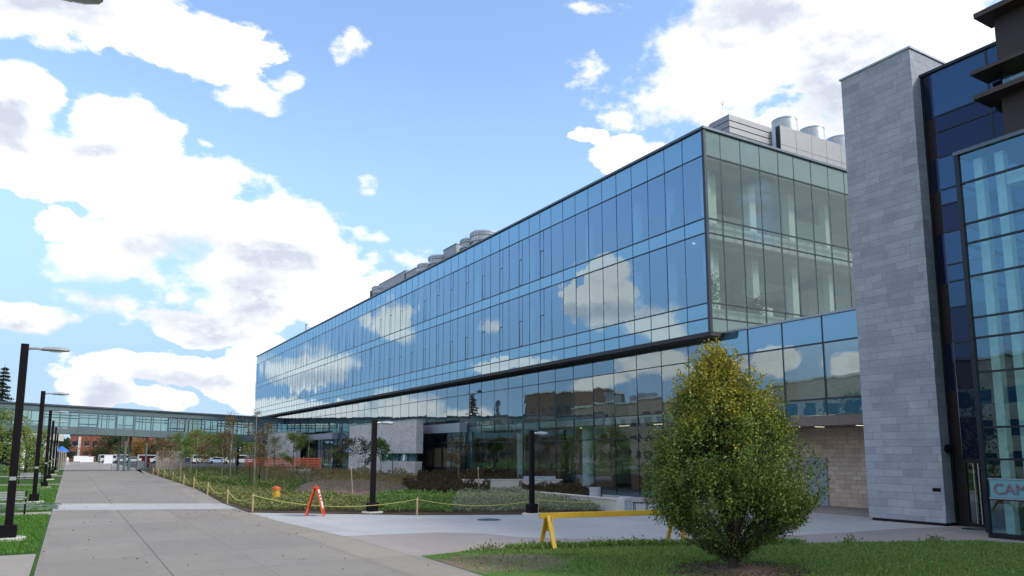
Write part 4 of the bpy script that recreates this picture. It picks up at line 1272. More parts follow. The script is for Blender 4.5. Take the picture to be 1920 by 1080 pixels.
# stakes
st0 = None
ST = [(11.0, 54.6, 1.6, 0, 'black stake beside the tallest brown sapling'), (11.45, 53.6, 1.7, 0.02, 'second black stake beside the tallest brown sapling'), (13.1, 38.6, 1.7, -0.10, 'pale leaning stake in the bed in front of the mulch'),
      (19.6, 36.6, 1.6, -0.06, 'pale leaning stake by the dark red hedge'), (14.6, 52.6, 1.3, 0.03, 'pale short stake by the bare slender sapling'), (11.9, 64.2, 1.8, 0, 'dark stake by the tall thin reddish sapling'),
      (22.8, 57.6, 2.2, 0, 'dark stake below the slot window of the stone wall'), (21.6, 62.4, 1.9, 0, 'dark stake before the pale stone wall, near the ochre tree'), (16.4, 62.8, 1.7, 0.02, 'dark stake by the bright yellow-green tree')]
for x, y, h, ln, lab in ST:
    s = root('tree_stake', lab, 'stake', (x, y, 0), 0, 'tree stakes in the planting bed')
    pale = 'pale' in lab
    MB().tube([(0, 0, 0), (ln * h, 0, h)], 0.025, 6).build('shaft', M['wood'] if pale else M['black'], s)
    MB().tube([(ln * h * 0.95, 0, h * 0.95), (ln * h, 0, h * 1.0 + 0.02)], 0.032, 6).build('cap', M['limestone'] if pale else M['rubber'], s)


def broad_tree(x, y, h, rx, n, m, label, seed, group, leaf=0.25, trunk=0.3, sig=0.16, cat='tree', name='broadleaf_tree', zmin=0.22, sc=1.0):
    rng = random.Random(seed)
    nr = np.random.default_rng(seed)
    t = root(name, label, cat, (x, y, 0), 0, group)
    b, cs = MB(), []
    b.tube([(0, 0, 0), (rng.gauss(0, 0.1), rng.gauss(0, 0.1), h * 0.3), (rng.gauss(0, 0.2), rng.gauss(0, 0.2), h * 0.75)], [0.03 * h, 0.022 * h, 0.008 * h], 8)
    for i in range(30):
        a, fz = rng.uniform(0, 6.283), rng.uniform(zmin, 0.95)
        env = math.sqrt(max(0.02, 1 - ((fz - (zmin + 0.28)) / 0.66) ** 2))
        rr = rx * env * rng.uniform(0.45, 1.0)
        p = Vector((math.cos(a) * rr, math.sin(a) * rr, fz * h))
        cs.append(tuple(p))
        if i % 2 == 0:
            b.tube([(0, 0, h * min(fz * 0.7, 0.6)), tuple(p * 0.55 + Vector((0, 0, 0.25 * h * fz))), tuple(p)], [0.008 * h, 0.005 * h, 0.002 * h], 5)
    b.build('trunk', M['bark'], t)
    P, N, L = leaf_cluster(cs, n, rx * sig, leaf, nr, 0.75)
    P[:, 2] = np.maximum(P[:, 2], h * zmin * 0.8)
    quads_object('crown', P, N, L, L * 0.65, M[m], t)
    return t


GT = 'trees beside the lawn near the walkway'
broad_tree(-5.4, 76, 6.3, 2.2, 5200, 'leaf_light', 'leafy light green tree behind the first tall lamp post', 201, GT, 0.17, zmin=0.15)
broad_tree(-3.3, 82, 4.7, 1.9, 4200, 'leaf_light', 'rounder green tree between the first two tall lamp posts', 202, GT, 0.16, zmin=0.12)
broad_tree(-3.0, 96, 4.8, 1.4, 1500, 'leaf_green', 'smaller green tree behind the second tall lamp post', 203, GT, 0.18, zmin=0.15)
broad_tree(-9.5, 88, 6.5, 2.6, 2600, 'leaf_green', 'bushy green tree at the lawn end under the footbridge', 204, GT, 0.2, zmin=0.12)
for i, (x, y, h, r, m, lab) in enumerate(((-16, 34, 8, 3.2, 'leaf_dark', 'unseen dark tree added across the lawn to darken the ground-floor glass'), (-19, 50, 9, 3.6, 'leaf_dark', 'unseen broad dark tree added across the lawn to darken the glass'), (-14, 22, 7, 3.0, 'leaf_brown', 'unseen brownish tree added across the lawn to dull its green reflection'), (-24, 66, 8, 3.4, 'leaf_dark', 'unseen dark tree added before the opposite building to darken the glass'), (-13, 8, 10, 3.4, 'leaf_dark', 'tall dark tree across the lawn, mirrored in the upper corner panes'))):
    broad_tree(x, y, h, r, 2600, m, lab, 400 + i, GT, 0.3, sig=0.2, zmin=0.1)  # all but the last added out of view to darken the reflected lawn
# far trees behind the car park
FT = [(7.6, 262, 7.2, 4.5, 'leaf_brown', 'low olive-brown tree in front of the red brick building'), (10.5, 255, 8.2, 4.0, 'leaf_dark', 'dark dense tree next to the red brick building'), (14.4, 258, 8.0, 4.6, 'leaf_green', 'round yellow-green tree beside the dark dense one'),
      (17.4, 250, 6.2, 3.0, 'leaf_orange', 'orange autumn tree just before the footbridge legs'), (21.8, 262, 8.8, 4.0, 'leaf_dark', 'dark tree seen between the footbridge legs'), (26.5, 258, 8.2, 4.4, 'leaf_green', 'green tree next to the footbridge legs, above the parked cars'),
      (31.5, 262, 8.6, 4.6, 'leaf_brown', 'brown-green tree above the slatted screen'), (37, 258, 8.4, 4.6, 'leaf_green', 'green tree beyond the slatted screen'), (43, 262, 8.8, 4.8, 'leaf_brown', 'olive tree beyond the car park behind the young trees'),
      (49, 258, 8.3, 4.5, 'leaf_green', 'green tree beyond the car park near the far stone wall'), (55, 262, 8.6, 5.0, 'leaf_orange', 'ochre tree beyond the car park by the far stone wall'), (61, 258, 8.6, 5.0, 'leaf_dark', 'dark tree beyond the far stone wall'), (-1.8, 250, 6.2, 3.0, 'leaf_dark', 'dark small tree before the brick building entrance'),
      (-12, 250, 9, 5, 'leaf_green', 'green tree beyond the lawn behind the lamp posts'), (-22, 245, 10, 6, 'leaf_dark', 'dark broad tree far beyond the lawn')]
for i, (x, y, h, r, m, lab) in enumerate(FT):
    broad_tree(x, y, h, r, 2000, m, lab, 300 + i, 'trees beyond the car park', 0.42, sig=0.2, zmin=0.14)
rngf = np.random.default_rng(77)
nP = 16000
xs = rngf.uniform(-260, 320, nP)
hw = 5.5 + 4 * lump(np.column_stack([xs, xs * 0]), 0.08, 5)
hw = np.where(xs < -60, hw * 0.55, hw)
P = np.column_stack([xs, rngf.uniform(330, 350, nP), rngf.random(nP) ** 0.8 * hw])
tag(quads_object('far_woods', P, rngf.normal(size=(nP, 3)), rngf.uniform(1.2, 2.6, nP), rngf.uniform(0.8, 1.6, nP), M['leaf_dark']), kind='stuff')


def conifer(x, y, h, r, label, seed):
    rng = random.Random(seed)
    nr = np.random.default_rng(seed)
    t = root('spruce_tree', label, 'tree', (x, y, 0))
    b = MB().tube([(0, 0, 0), (0, 0, h * 0.5), (0, 0, h)], [0.2, 0.12, 0.02], 7)
    Ps, Ns = [], []
    z = h * 0.1
    while z < h * 0.99:
        L = r * (1 - z / h) ** 0.8 + 0.12
        for k in range(9):
            a = rng.uniform(0, 6.283)
            ll = L * rng.uniform(0.6, 1.1)
            tip = Vector((math.cos(a) * ll, math.sin(a) * ll, z - ll * 0.22))
            b.tube([(0, 0, z), tuple(tip * 0.6 + Vector((0, 0, z * 0.4 - 0.05))), tuple(tip + Vector((0, 0, 0.06)))], [0.03, 0.02, 0.008], 4)
            m = int(22 + ll * 40)
            tt = nr.random(m) ** 0.7
            base = np.array([0, 0, z]) + np.outer(tt, np.array(tip) - np.array([0, 0, z]))
            Ps.append(base + nr.normal(size=(m, 3)) * np.array([0.13, 0.13, 0.07]))
            Ns.append(nr.normal(size=(m, 3)) + np.array([math.cos(a), math.sin(a), -0.8]))
        z += h * 0.033
    b.build('trunk', M['bark'], t)
    quads_object('crown', np.vstack(Ps), np.vstack(Ns), 0.3, 0.09, M['needle'], t)


conifer(-30, 148, 14.5, 2.4, 'dark spruce across the walkway, seen mirrored in the glass', 43)
conifer(-8.2, 120, 14.2, 3.0, 'dark pointed spruce rising above the footbridge roof', 41)


# the clipped tree on the lawn
def main_tree():
    t = root('hornbeam_tree', 'dense upright green tree with yellowing top on the lawn, in a mulch ring', 'tree', (11.85, 11.13, 0))
    rng = random.Random(5)
    nr = np.random.default_rng(5)
    rt = Vector((math.cos(R(-30.64)), math.sin(R(-30.64)), 0))
    fw = Vector((-rt.y, rt.x, 0))
    # outline measured off the crown: height, reach to one side and to the other
    prof = [(0.28, 0.35, 0.3), (0.45, 0.62, 0.5), (0.62, 0.92, 0.8), (0.9, 1.3, 1.18), (1.2, 1.6, 1.46), (1.5, 1.74, 1.76), (1.85, 1.66, 1.84), (2.15, 1.6, 1.66), (2.5, 1.66, 1.42), (2.8, 1.55, 1.35), (3.1, 1.2, 1.22), (3.4, 1.12, 1.1),
            (3.7, 0.98, 0.84), (3.95, 0.84, 0.52), (4.2, 0.64, 0.24), (4.45, 0.38, 0.04), (4.62, 0.22, -0.06)]
    zs = np.array([p[0] for p in prof])
    lf = np.array([p[1] for p in prof])
    rg_ = np.array([p[2] for p in prof])
    b = MB()
    cs, rad = [], []

    def env(z, ca):
        l, r_ = np.interp(z, zs, lf), np.interp(z, zs, rg_)
        mid, half = (r_ - l) / 2, (r_ + l) / 2
        return mid, half
    # stems fan out from a short trunk
    b.tube([(0, 0, -0.05), (0, 0, 0.18), (0.02, 0, 0.42)], [0.13, 0.10, 0.08], 10)
    for i in range(46):
        a = rng.uniform(0, 6.283)
        z1 = rng.uniform(0.55, 1.0) ** 0.8 * 4.6 if i < 26 else rng.uniform(0.7, 2.4)
        mid, half = env(z1, a)
        q = rng.uniform(0.25, 0.95) if i < 26 else rng.uniform(0.8, 1.0)
        tip = rt * (mid + math.cos(a) * half * q) + fw * (math.sin(a) * half * q)
        tip.z = z1
        z0 = rng.uniform(0.2, 0.5)
        p1 = Vector((tip.x * 0.35, tip.y * 0.35, z0 + (z1 - z0) * 0.38))
        p2 = Vector((tip.x * 0.75, tip.y * 0.75, z0 + (z1 - z0) * 0.75))
        r0 = 0.04 if i < 26 else 0.024
        b.tube([(0, 0, z0), tuple(p1), tuple(p2), tuple(tip)], [r0, r0 * 0.75, r0 * 0.5, 0.006], 5)
        for tt in np.linspace(0.3, 1.0, 9):
            if tt < 0.5:
                c = p1.lerp(p2, tt / 0.5)
            else:
                c = p2.lerp(tip, (tt - 0.5) / 0.5)
            for _ in range(2):
                e = Vector((rng.gauss(0, 0.16), rng.gauss(0, 0.16), rng.gauss(0.05, 0.14)))
                b.tube([tuple(c), tuple(c + e)], [0.006, 0.002], 3)
                cs.append(tuple(c + e))
    # outer clumps that make the uneven outline
    for i in range(112):
        z = rng.uniform(0.8, 4.5)
        a = rng.uniform(0, 6.283)
        mid, half = env(z, a)
        q = rng.uniform(0.6, 0.95)
        p = rt * (mid + math.cos(a) * half * q) + fw * (math.sin(a) * half * q)
        p.z = z
        for _ in range(11):
            c = p + Vector((rng.gauss(0, 0.14), rng.gauss(0, 0.14), rng.gauss(0.03, 0.2)))
            m2, h2 = env(min(max(c.z, 0.3), 4.6), a)
            if abs(c.dot(rt) - m2) > h2 * 1.06:
                continue
            cs.append(tuple(c))
            s = Vector((p.x * 0.6, p.y * 0.6, max(0.3, z - 0.5)))
            b.tube([tuple(s), tuple(c)], [0.008, 0.003], 3)
    for i in range(46):
        # full side lobes that bulge out at mid height
        z = 1.15 + 2.0 * ((i * 0.618) % 1.0)
        a = i * 2.4 + rng.uniform(-0.3, 0.3)
        mid, half = env(z, a)
        p = rt * (mid + math.cos(a) * half * 0.86) + fw * (math.sin(a) * half * 0.86)
        p.z = z
        for _ in range(16):
            c = p + Vector((rng.gauss(0, 0.13), rng.gauss(0, 0.13), rng.gauss(0.05, 0.17)))
            cs.append(tuple(c))
            b.tube([(p.x * 0.6, p.y * 0.6, z - 0.45), tuple(c)], [0.008, 0.003], 3)
    for i in range(70):
        z = rng.uniform(0.3, 0.95)
        a = rng.uniform(0, 6.283)
        mid, half = env(z, a)
        q = rng.uniform(0.5, 1.0)
        p = rt * (mid + math.cos(a) * half * q) + fw * (math.sin(a) * half * q)
        p.z = z
        cs.append(tuple(p))
        b.tube([(p.x * 0.3, p.y * 0.3, max(0.2, z * 0.5)), tuple(p)], [0.01, 0.003], 3)
    b.build('trunk', M['bark'], t)
    n = 108000
    P, N, L = leaf_cluster(cs, n, 0.08, 0.056, nr, 1.3)
    keep = P[:, 2] > 0.2
    zc = np.clip(P[:, 2], 0.3, 4.62)
    l_, r_ = np.interp(zc, zs, lf), np.interp(zc, zs, rg_)
    u_ = P[:, 0] * rt.x + P[:, 1] * rt.y - (r_ - l_) / 2
    v_ = P[:, 0] * fw.x + P[:, 1] * fw.y
    wob_ = 0.97 + 0.46 * (lump(np.column_stack([np.arctan2(v_, u_) * 1.6, P[:, 2] * 1.8]), 2.6, 3) - 0.5)
    rad_ = np.sqrt(u_ ** 2 + v_ ** 2) / ((r_ + l_) / 2)
    keep &= rad_ < wob_ + 0.16 * nr.random(len(P)) ** 3
    P, N, L = P[keep], N[keep], L[keep]
    # ragged shoots on top and sides
    sh_c, sh_n = [], []
    for i in range(380):
        z = rng.uniform(1.2, 4.6)
        a = rng.uniform(0, 6.283)
        mid, half = env(z, a)
        p = rt * (mid + math.cos(a) * half) + fw * (math.sin(a) * half)
        p.z = z
        out = Vector((p.x, p.y, 0)).normalized() * 0.5 + Vector((0, 0, 0.8))
        for k in range(20):
            sh_c.append(tuple(p + out * (0.026 * k - 0.22) + Vector((rng.gauss(0, 0.022), rng.gauss(0, 0.022), rng.gauss(0, 0.022)))))
    P = np.vstack([P, np.array(sh_c)])
    N = np.vstack([N, nr.normal(size=(len(sh_c), 3))])
    L = np.concatenate([L, 0.06 * nr.uniform(0.7, 1.3, len(sh_c))])
    quads_object('crown', P, N, L, L * 0.55, M['hornbeam'], t)


main_tree()
b = MB()
ring = [(11.95 + 1.55 * (1 + 0.1 * math.sin(3 * a)) * math.cos(a), 11.0 + 1.25 * (1 + 0.08 * math.cos(4 * a)) * math.sin(a)) for a in np.linspace(0, 2 * math.pi, 40, endpoint=False)]
for i in range(40):
    x0, y0 = ring[i]
    x1, y1 = ring[(i + 1) % 40]
    b.face([(11.95, 11.0, 0.10), (x0, y0, 0.012), (x1, y1, 0.012)])
tag(b.build('mulch_ring', M['mulch']), kind='structure')
P2, rng_ = scatter(ring, 1500, 9)
tag(quads_object('mulch_chips', np.column_stack([P2, 0.05 + 0.03 * rng_.random(1500)]), rng_.normal(size=(1500, 3)) * np.array([1, 1, 0.3]), 0.06, 0.025, M['darkwood']), kind='stuff')

# ------------------------------------------------------------------ planting (ground cover nobody could count)
tag(cover('low_ground_cover', [(6.94, 33.02), (10.75, 29.13), (13.93, 37.79), (11.59, 42.58), (9.92, 53.88), (8.89, 73.27), (8.6, 90), (7.75, 60), (6.95, 39.04)], 34000, 0.30, M['cover_dark'], seed=1, leaf=0.12), kind='stuff')
tag(cover('grey_ground_cover', [(13.53, 27.6), (16.12, 26.1), (19.3, 25.1), (22.6, 38.3), (19.58, 39.10)], 22000, 0.42, M['cover_grey'], seed=2, leaf=0.09, k=4), kind='stuff')
tag(cover('green_ground_cover', [(10.57, 29.24), (13.53, 27.6), (19.84, 38.94), (16.92, 40.67), (13.69, 37.94)], 24000, 0.34, M['cover_green'], seed=3, leaf=0.10, k=3), kind='stuff')
tag(cover('distant_ground_cover', [(9.13, 100.16), (9.44, 77.88), (11.6, 47.41), (16.59, 58.04), (19.25, 86.39), (18.67, 110)], 26000, 0.5, M['cover_dark'], seed=4, leaf=0.17, k=1.2), kind='stuff')
tag(cover('bright_ground_cover', [(9.6, 75), (11.0, 47.5), (13.2, 47), (15.5, 57), (14, 75)], 9000, 0.42, M['leaf_green'], seed=14, leaf=0.14, k=1.5), kind='stuff')
tag(cover('mulch_sprigs', [(12.5, 44), (14.2, 40.5), (17.5, 42), (20.4, 51), (15.5, 55)], 6000, 0.75, M['shrub_mix'], seed=12, leaf=0.08, k=3, thick=0.3), kind='stuff')
tag(cover('flowering_shrubbery', [(13.39, 58.5), (20.6, 49.6), (24.6, 56.5), (24.6, 92), (18, 98)], 30000, 0.85, M['shrub_mix'], seed=5, leaf=0.15, k=0.9, upright=0.6), kind='stuff')
h1 = cover('clipped_hedge', [(17.1, 40.6), (17.6, 37.7), (19.9, 36.2), (20.6, 37.0), (20.8, 38.4), (22.2, 44.4), (22.0, 46.6), (19.0, 46.6)], 20000, 0.72, M['hedge_red'], seed=6, leaf=0.10, k=2.2, upright=1.2)
tag(h1, 'dark reddish-brown hedge in front of the longer limestone seat wall', 'hedge', 'hedges beside the glass building')
h2 = cover('clipped_hedge', [(24.11, 40.0), (23.4, 33.5), (24.2, 31.5), (26.0, 35.0), (26.6, 38.6)], 12000, 0.55, M['hedge_red'], seed=7, leaf=0.09, k=2.2, upright=1.2)
tag(h2, 'low dark hedge between the limestone seat wall and the sloping wall', 'hedge', 'hedges beside the glass building')
h3 = cover('clipped_hedge', [(22.0, 44.0), (26.6, 40.6), (27.1, 41), (27.1, 55), (24.9, 57.5), (22.6, 52)], 16000, 1.05, M['hedge_red'], seed=8, leaf=0.11, k=1.6, upright=1.4)
tag(h3, 'tall dark grassy hedge behind the limestone seat wall, against the glass', 'hedge', 'hedges beside the glass building')
h4 = cover('ornamental_grass', [(29.0, 17.4), (30.1, 17.4), (30.1, 20.3), (29.4, 19.8)], 2600, 0.85, M['hedge_red'], seed=9, leaf=0.16, k=4, upright=2.0)
tag(h4, 'dark tuft of grasses at the foot of the rough stone wall', 'grasses')

# limestone walls
lw = MB()
lw.beam((21.5, 42.4, 0.36), (26.75, 39.05, 0.36), 0.5, 0.72)
lwo = root('seat_wall', 'long low limestone seat wall with a raised grey end block', 'low wall', (26.7, 39, 0))
lw.build('wall_body', M['limestone'], lwo, True)
MB().beam((21.46, 42.43, 0.745), (26.79, 39.02, 0.745), 0.56, 0.05).build('capstone', M['limestone'], lwo, True)
MB().beam((24.9, 40.6, 0.86), (26.6, 39.5, 0.86), 0.5, 0.17).build('end_block', M['fascia'], lwo, True)
rw = root('sloping_wall', 'sloping limestone retaining wall running down to the plaza bins', 'low wall', (19.4, 24, 0))
b = MB()
p0, p1 = Vector((19.1, 24.0, 0)), Vector((22.85, 38.6, 0))
d = (p1 - p0).normalized()
nrm = Vector((-d.y, d.x, 0)) * -0.35
q = [p0, p1, p1 + nrm, p0 + nrm]
hs = [0.52, 0.20, 0.20, 0.52]
i = len(b.v)
b.v += [tuple(p) for p in q] + [(p.x, p.y, h) for p, h in zip(q, hs)]
for f in ((0, 3, 2, 1), (4, 5, 6, 7), (0, 1, 5, 4), (1, 2, 6, 5), (2, 3, 7, 6), (3, 0, 4, 7)):
    b.f.append(f)
    b.m.append(0)
b.build('wall_body', M['limestone'], rw, True)
b = MB().beam((p0 + nrm / 2 + Vector((0, 0, 0.545))), (p1 + nrm / 2 + Vector((0, 0, 0.225))), 0.42, 0.05)
b.build('capstone', M['limestone'], rw, True)


# bins on the plaza
def bin_(x, y, r, h, lab, square):
    t = root('litter_bin', lab, 'litter bin', (x, y, 0), R(-20), 'concrete litter bins on the plaza')
    if square:
        MB().lathe([(r, 0), (r, h * 0.7), (r * 1.06, h * 0.72), (r * 1.06, h * 0.95), (r * 0.9, h)], 8).build('body', M['concgrey'], t, bevel=0.01)
        MB().box((-r * 0.5, -r * 1.0, h * 0.1), (r * 0.5, -r * 0.96, h * 0.62)).build('door', M['fascia'], t)
    else:
        MB().lathe([(r, 0), (r, h * 0.8), (r * 1.05, h * 0.82), (r * 1.05, h), (r * 0.8, h * 1.02)], 24).build('body', M['concgrey'], t, smooth=True)
        MB().lathe([(r * 0.5, h * 1.02), (r * 0.5, h * 1.03)], 16).build('lid', M['black'], t)


bin_(19.75, 24.25, 0.27, 0.62, 'larger faceted grey bin at the low end of the sloping wall', True)
bin_(23.9, 31.8, 0.29, 0.62, 'round pale bin standing close to the ground-floor glass', False)
t = root('side_table', 'small dark low table beside the faceted grey bin', 'table', (20.35, 24.0, 0), R(-30))
MB().box((-0.3, -0.22, 0.36), (0.3, 0.22, 0.4)).build('table_top', M['darkwood'], t)
for sx, sy in ((-1, -1), (1, -1), (1, 1), (-1, 1)):
    MB().box((sx * 0.26 - 0.015, sy * 0.18 - 0.015, 0), (sx * 0.26 + 0.015, sy * 0.18 + 0.015, 0.36)).build('leg', M['black'], t)


# ------------------------------------------------------------------ lamp posts
def lamp(x, y, h, arm, lab, w=0.195, group='tall lamp posts along the walkway', plate=True, foot=True, headL=0.72):
    t = root('street_lamp', lab, 'street lamp', (x, y, 0), 0, group)
    MB().box((-w / 2, -w / 2, 0.3), (w / 2, w / 2, h)).build('post', M['black'], t, bevel=0.01)
    MB().box((-w * 1.05, -w * 1.05, 0.06), (w * 1.05, w * 1.05, 0.42)).build('plinth', M['black'], t, bevel=0.02)
    if foot:
        MB().lathe([(w * 2.3, -0.02), (w * 2.3, 0.05), (w * 2.1, 0.07)], 24).build('footing', M['limestone'], t)
    a = MB()
    a.tube([(w / 2, 0, h - 0.12), (w / 2 + arm * 0.5, 0, h - 0.11), (w / 2 + arm, 0, h - 0.13)], [0.045, 0.04, 0.05], 8)
    a.build('arm', M['head'], t, smooth=True)
    hd = MB()
    rings = []
    n = 12
    x0 = w / 2 + arm * 0.75
    for s_, ry, rz_ in ((0, 0.03, 0.03), (0.06, 0.09, 0.05), (0.25, 0.15, 0.075), (0.55, 0.17, 0.08), (0.82, 0.14, 0.065), (0.96, 0.08, 0.04), (1.0, 0.02, 0.015)):
        rings.append([(x0 + s_ * headL, ry * math.cos(2 * math.pi * j / n), h - 0.13 + rz_ * math.sin(2 * math.pi * j / n) * (1.2 if math.sin(2 * math.pi * j / n) > 0 else 0.6)) for j in range(n)])
    hd.tube_rings(rings)
    ho = hd.build('lamp_head', M['head'], t, smooth=True)
    MB().box((x0 + 0.3 * headL, -0.08, h - 0.185), (x0 + 0.7 * headL, 0.08, h - 0.165)).build('lens', M['white'], ho)
    if plate:
        b = MB()
        b.box((-w * 0.42, -w / 2 - 0.006, 1.64), (w * 0.42, -w / 2 - 0.002, 1.74))
        b.box((-w / 2 - 0.006, -w * 0.42, 1.64), (-w / 2 - 0.002, w * 0.42, 1.74))
        b.build('number_plate', M['head'], t)
    return t


LL = ['tall black lamp post, biggest in view, on a pale footing in the lawn', 'black lamp post by the bench and hoses, second along the walkway', 'third black lamp post along the walkway edge', 'fourth black lamp post along the walkway', 'fifth black lamp post along the walkway', 'sixth black lamp post, close under the footbridge']
for i, lab in enumerate(LL):
    lamp(-1.3 - (0.1 if i > 2 else 0), 25.47 + 18.32 * i, 5.53 - 0.06 * i, 0.42, lab)
lamp(-1.14, 7.2, 6.57, 0.30, 'lamp post out of view except its grey head at the top edge', headL=0.8)
lamp(10.72, 29.17, 3.75, 0.22, 'shorter black lamp post in the bed behind the orange sandwich sign', 0.19, 'short lamp posts around the plaza', False, True, 0.62)
lamp(15.85, 25.22, 3.3, 0.18, 'short black lamp post by the rope end near the sloping wall', 0.17, 'short lamp posts around the plaza', False, True, 0.55)
lamp(19.2, 103.2, 3.9, 0.25, 'small far black lamp post in front of the footbridge', 0.24, 'short lamp posts around the plaza', False, True, 0.7)
lamp(20.9, 96.0, 4.0, 0.25, 'far black lamp post at the end of the far stone wall', 0.26, 'short lamp posts around the plaza', False, True, 0.7)

# ------------------------------------------------------------------ rope fence
PO = [(11.84, 27.25, 0.68, 'rope fence post in the middle of the plaza edge'), (16.28, 25.45, 0.62, 'rope fence post beside the short lamp post'), (6.66, 32.15, 0.74, 'rope fence post at the corner of bed and walkway'), (6.67, 37.85, 0.7, 'rope fence post next after the bed corner'),
      (7.0, 45.95, 0.75, 'third rope fence post from the bed corner'), (7.4, 54.5, 0.8, 'fourth rope fence post from the bed corner'), (7.6, 61.2, 0.8, 'fifth rope fence post from the bed corner'), (7.75, 69.6, 0.85, 'sixth rope fence post from the bed corner'), (7.85, 77.2, 0.85, 'seventh rope fence post from the bed corner'),
      (8.0, 84.4, 0.85, 'eighth rope fence post from the bed corner'), (8.3, 93.0, 0.85, 'last rope fence post before the slatted screen'), (19.9, 24.6, 0.5, 'rope fence post at the low end of the sloping wall')]
pp = None
for x, y, h, lab in PO:
    t = root('fence_post', lab, 'post', (x, y, 0), R(15), 'wooden posts of the yellow rope fence')
    MB().box((-0.027, -0.027, 0), (0.027, 0.027, h)).build('shaft', M['wood'], t)
    MB().lathe([(0.042, h - 0.09), (0.042, h - 0.05)], 8).build('rope_knot', M['rope'], t)


def rope(i, j, sag, lab):
    (x0, y0, h0, _), (x1, y1, h1, _) = PO[i], PO[j]
    pts = []
    for k in range(13):
        s = k / 12
        pts.append((x0 + (x1 - x0) * s, y0 + (y1 - y0) * s, h0 - 0.07 + (h1 - h0) * s - sag * 4 * s * (1 - s)))
    tag(MB().tube(pts, 0.016 if y0 > 30 else 0.012, 6).build('rope', M['rope']), lab, 'rope', 'yellow rope spans of the fence')


rope(2, 0, 0.36, 'yellow rope sagging behind the orange sandwich sign')
rope(0, 1, 0.24, 'yellow rope span between the mid plaza post and the short lamp')
rope(1, 11, 0.08, 'yellow rope span before the sloping wall')
SP = [(2, 3), (3, 4), (4, 5), (5, 6), (6, 7), (7, 8), (8, 9), (9, 10)]
SW = ['first', 'second', 'third', 'fourth', 'fifth', 'sixth', 'seventh', 'last']
for w_, (i, j) in zip(SW, SP):
    rope(i, j, 0.34, f'yellow rope span along the walkway, {w_} from the bed corner')

# ------------------------------------------------------------------ yellow barricade
bc = root('barricade', 'yellow wooden sawhorse barricade at the lawn edge, partly behind the tree', 'barricade', (10.7, 16.3, 0), R(-12))
MB().box((-0.2, -0.03, 0.735), (4.6, 0.05, 0.875)).build('rail', M['yellow'], bc, bevel=0.006)
for x in (0.0, 3.75):
    lg = MB()
    for s in (-1, 1):
        lg = MB().beam((x + 0.02, 0.06 * s + 0.01, 0.80), (x + 0.02, 0.48 * s, 0.0), 0.10, 0.06)
        lg.build('leg', M['yellow'], bc)
    g = MB()
    poly = [(-0.13, 0.78), (0.13, 0.78), (0.27, 0.40), (-0.27, 0.40)]
    g.tube_rings([[(x + 0.075, a, z) for a, z in poly], [(x + 0.10, a, z) for a, z in poly]])
    g.build('gusset_plate', M['yellow'], bc)

# orange sandwich sign
og = root('sandwich_sign', 'orange plastic A-frame warning sign standing at the plaza edge', 'sandwich sign', (8.37, 29.05, 0), R(-24))
for s in (-1, 1):
    p = MB()
    H = 1.08
    for yy in (-0.30, 0.24):
        p.beam((s * 0.05, yy + 0.03, H), (s * 0.34, yy + 0.03, 0.0), 0.06, 0.05)
    p.beam((s * 0.05, -0.3, H - 0.02), (s * 0.05, 0.3, H - 0.02), 0.05, 0.08)
    p.beam((s * 0.27, -0.26, 0.26), (s * 0.27, 0.26, 0.26), 0.04, 0.06)
    fo = p.build('panel_frame', M['orange'], og)
    q = MB()
    q.face([(s * 0.075, -0.25, 1.0), (s * 0.075, 0.25, 1.0), (s * 0.268, 0.25, 0.28), (s * 0.268, -0.25, 0.28)])
    q.face([(s * 0.095, -0.25, 1.0), (s * 0.095, 0.25, 1.0), (s * 0.288, 0.25, 0.28), (s * 0.288, -0.25, 0.28)])
    q.build('sign_face', M['white'] if s > 0 else M['orange'], fo)
q = MB()
for k, (z, w_) in enumerate(((0.86, 0.36), (0.74, 0.40), (0.62, 0.30))):
    fx = lambda zz: 0.095 + (1.0 - zz) / 0.72 * 0.193 + 0.004
    q.face([(fx(z), -w_ / 2, z), (fx(z), w_ / 2, z), (fx(z - 0.06), w_ / 2, z - 0.06), (fx(z - 0.06), -w_ / 2, z - 0.06)])
q.build('print', M['red'], og)
MB().tube([(0, -0.1, 1.09), (0, -0.08, 1.17), (0, 0.08, 1.17), (0, 0.1, 1.09)], 0.018, 6).build('handle', M['orange'], og)

# hydrant
hy = root('fire_hydrant', 'yellow fire hydrant with orange cap in the low ground cover', 'hydrant', (8.78, 37.2, 0))
MB().lathe([(0.2, 0), (0.2, 0.06), (0.17, 0.08), (0.17, 0.6), (0.2, 0.62), (0.2, 0.66), (0.18, 0.67)], 16).build('body', M['hyd'], hy, smooth=True)
MB().lathe([(0.21, 0.665), (0.21, 0.72), (0.19, 0.76), (0.06, 0.79), (0.05, 0.82)], 16).build('bonnet', M['orange'], hy, smooth=True)
for s in (-1, 1):
    MB().tube([(0.1 * s, 0, 0.42), (0.2 * s, 0, 0.42)], 0.05, 10).build('outlet_cap', M['hyd'], hy)

# ------------------------------------------------------------------ benches, hoses
def bench(x, y, rz, lab):
    t = root('park_bench', lab, 'bench', (x, y, 0), rz, 'metal benches beside the walkway')
    s = MB()
    for k in range(6):
        s.box((-0.75, -0.25 + k * 0.085, 0.43), (0.75, -0.25 + k * 0.085 + 0.065, 0.46))
    s.build('seat', M['head'], t)
    s = MB()
    for k in range(4):
        s.box((-0.75, 0.27, 0.56 + k * 0.09), (0.75, 0.295, 0.56 + k * 0.09 + 0.06))
    s.build('backrest', M['head'], t)
    for sx in (-0.72, 0.72):
        for yy in (-0.22, 0.26):
            MB().box((sx - 0.025, yy - 0.025, 0), (sx + 0.025, yy + 0.025, 0.43 if yy < 0 else 0.9)).build('leg', M['black'], t)
        MB().box((sx - 0.025, -0.25, 0.64), (sx + 0.025, 0.24, 0.68)).build('armrest', M['head'], t)


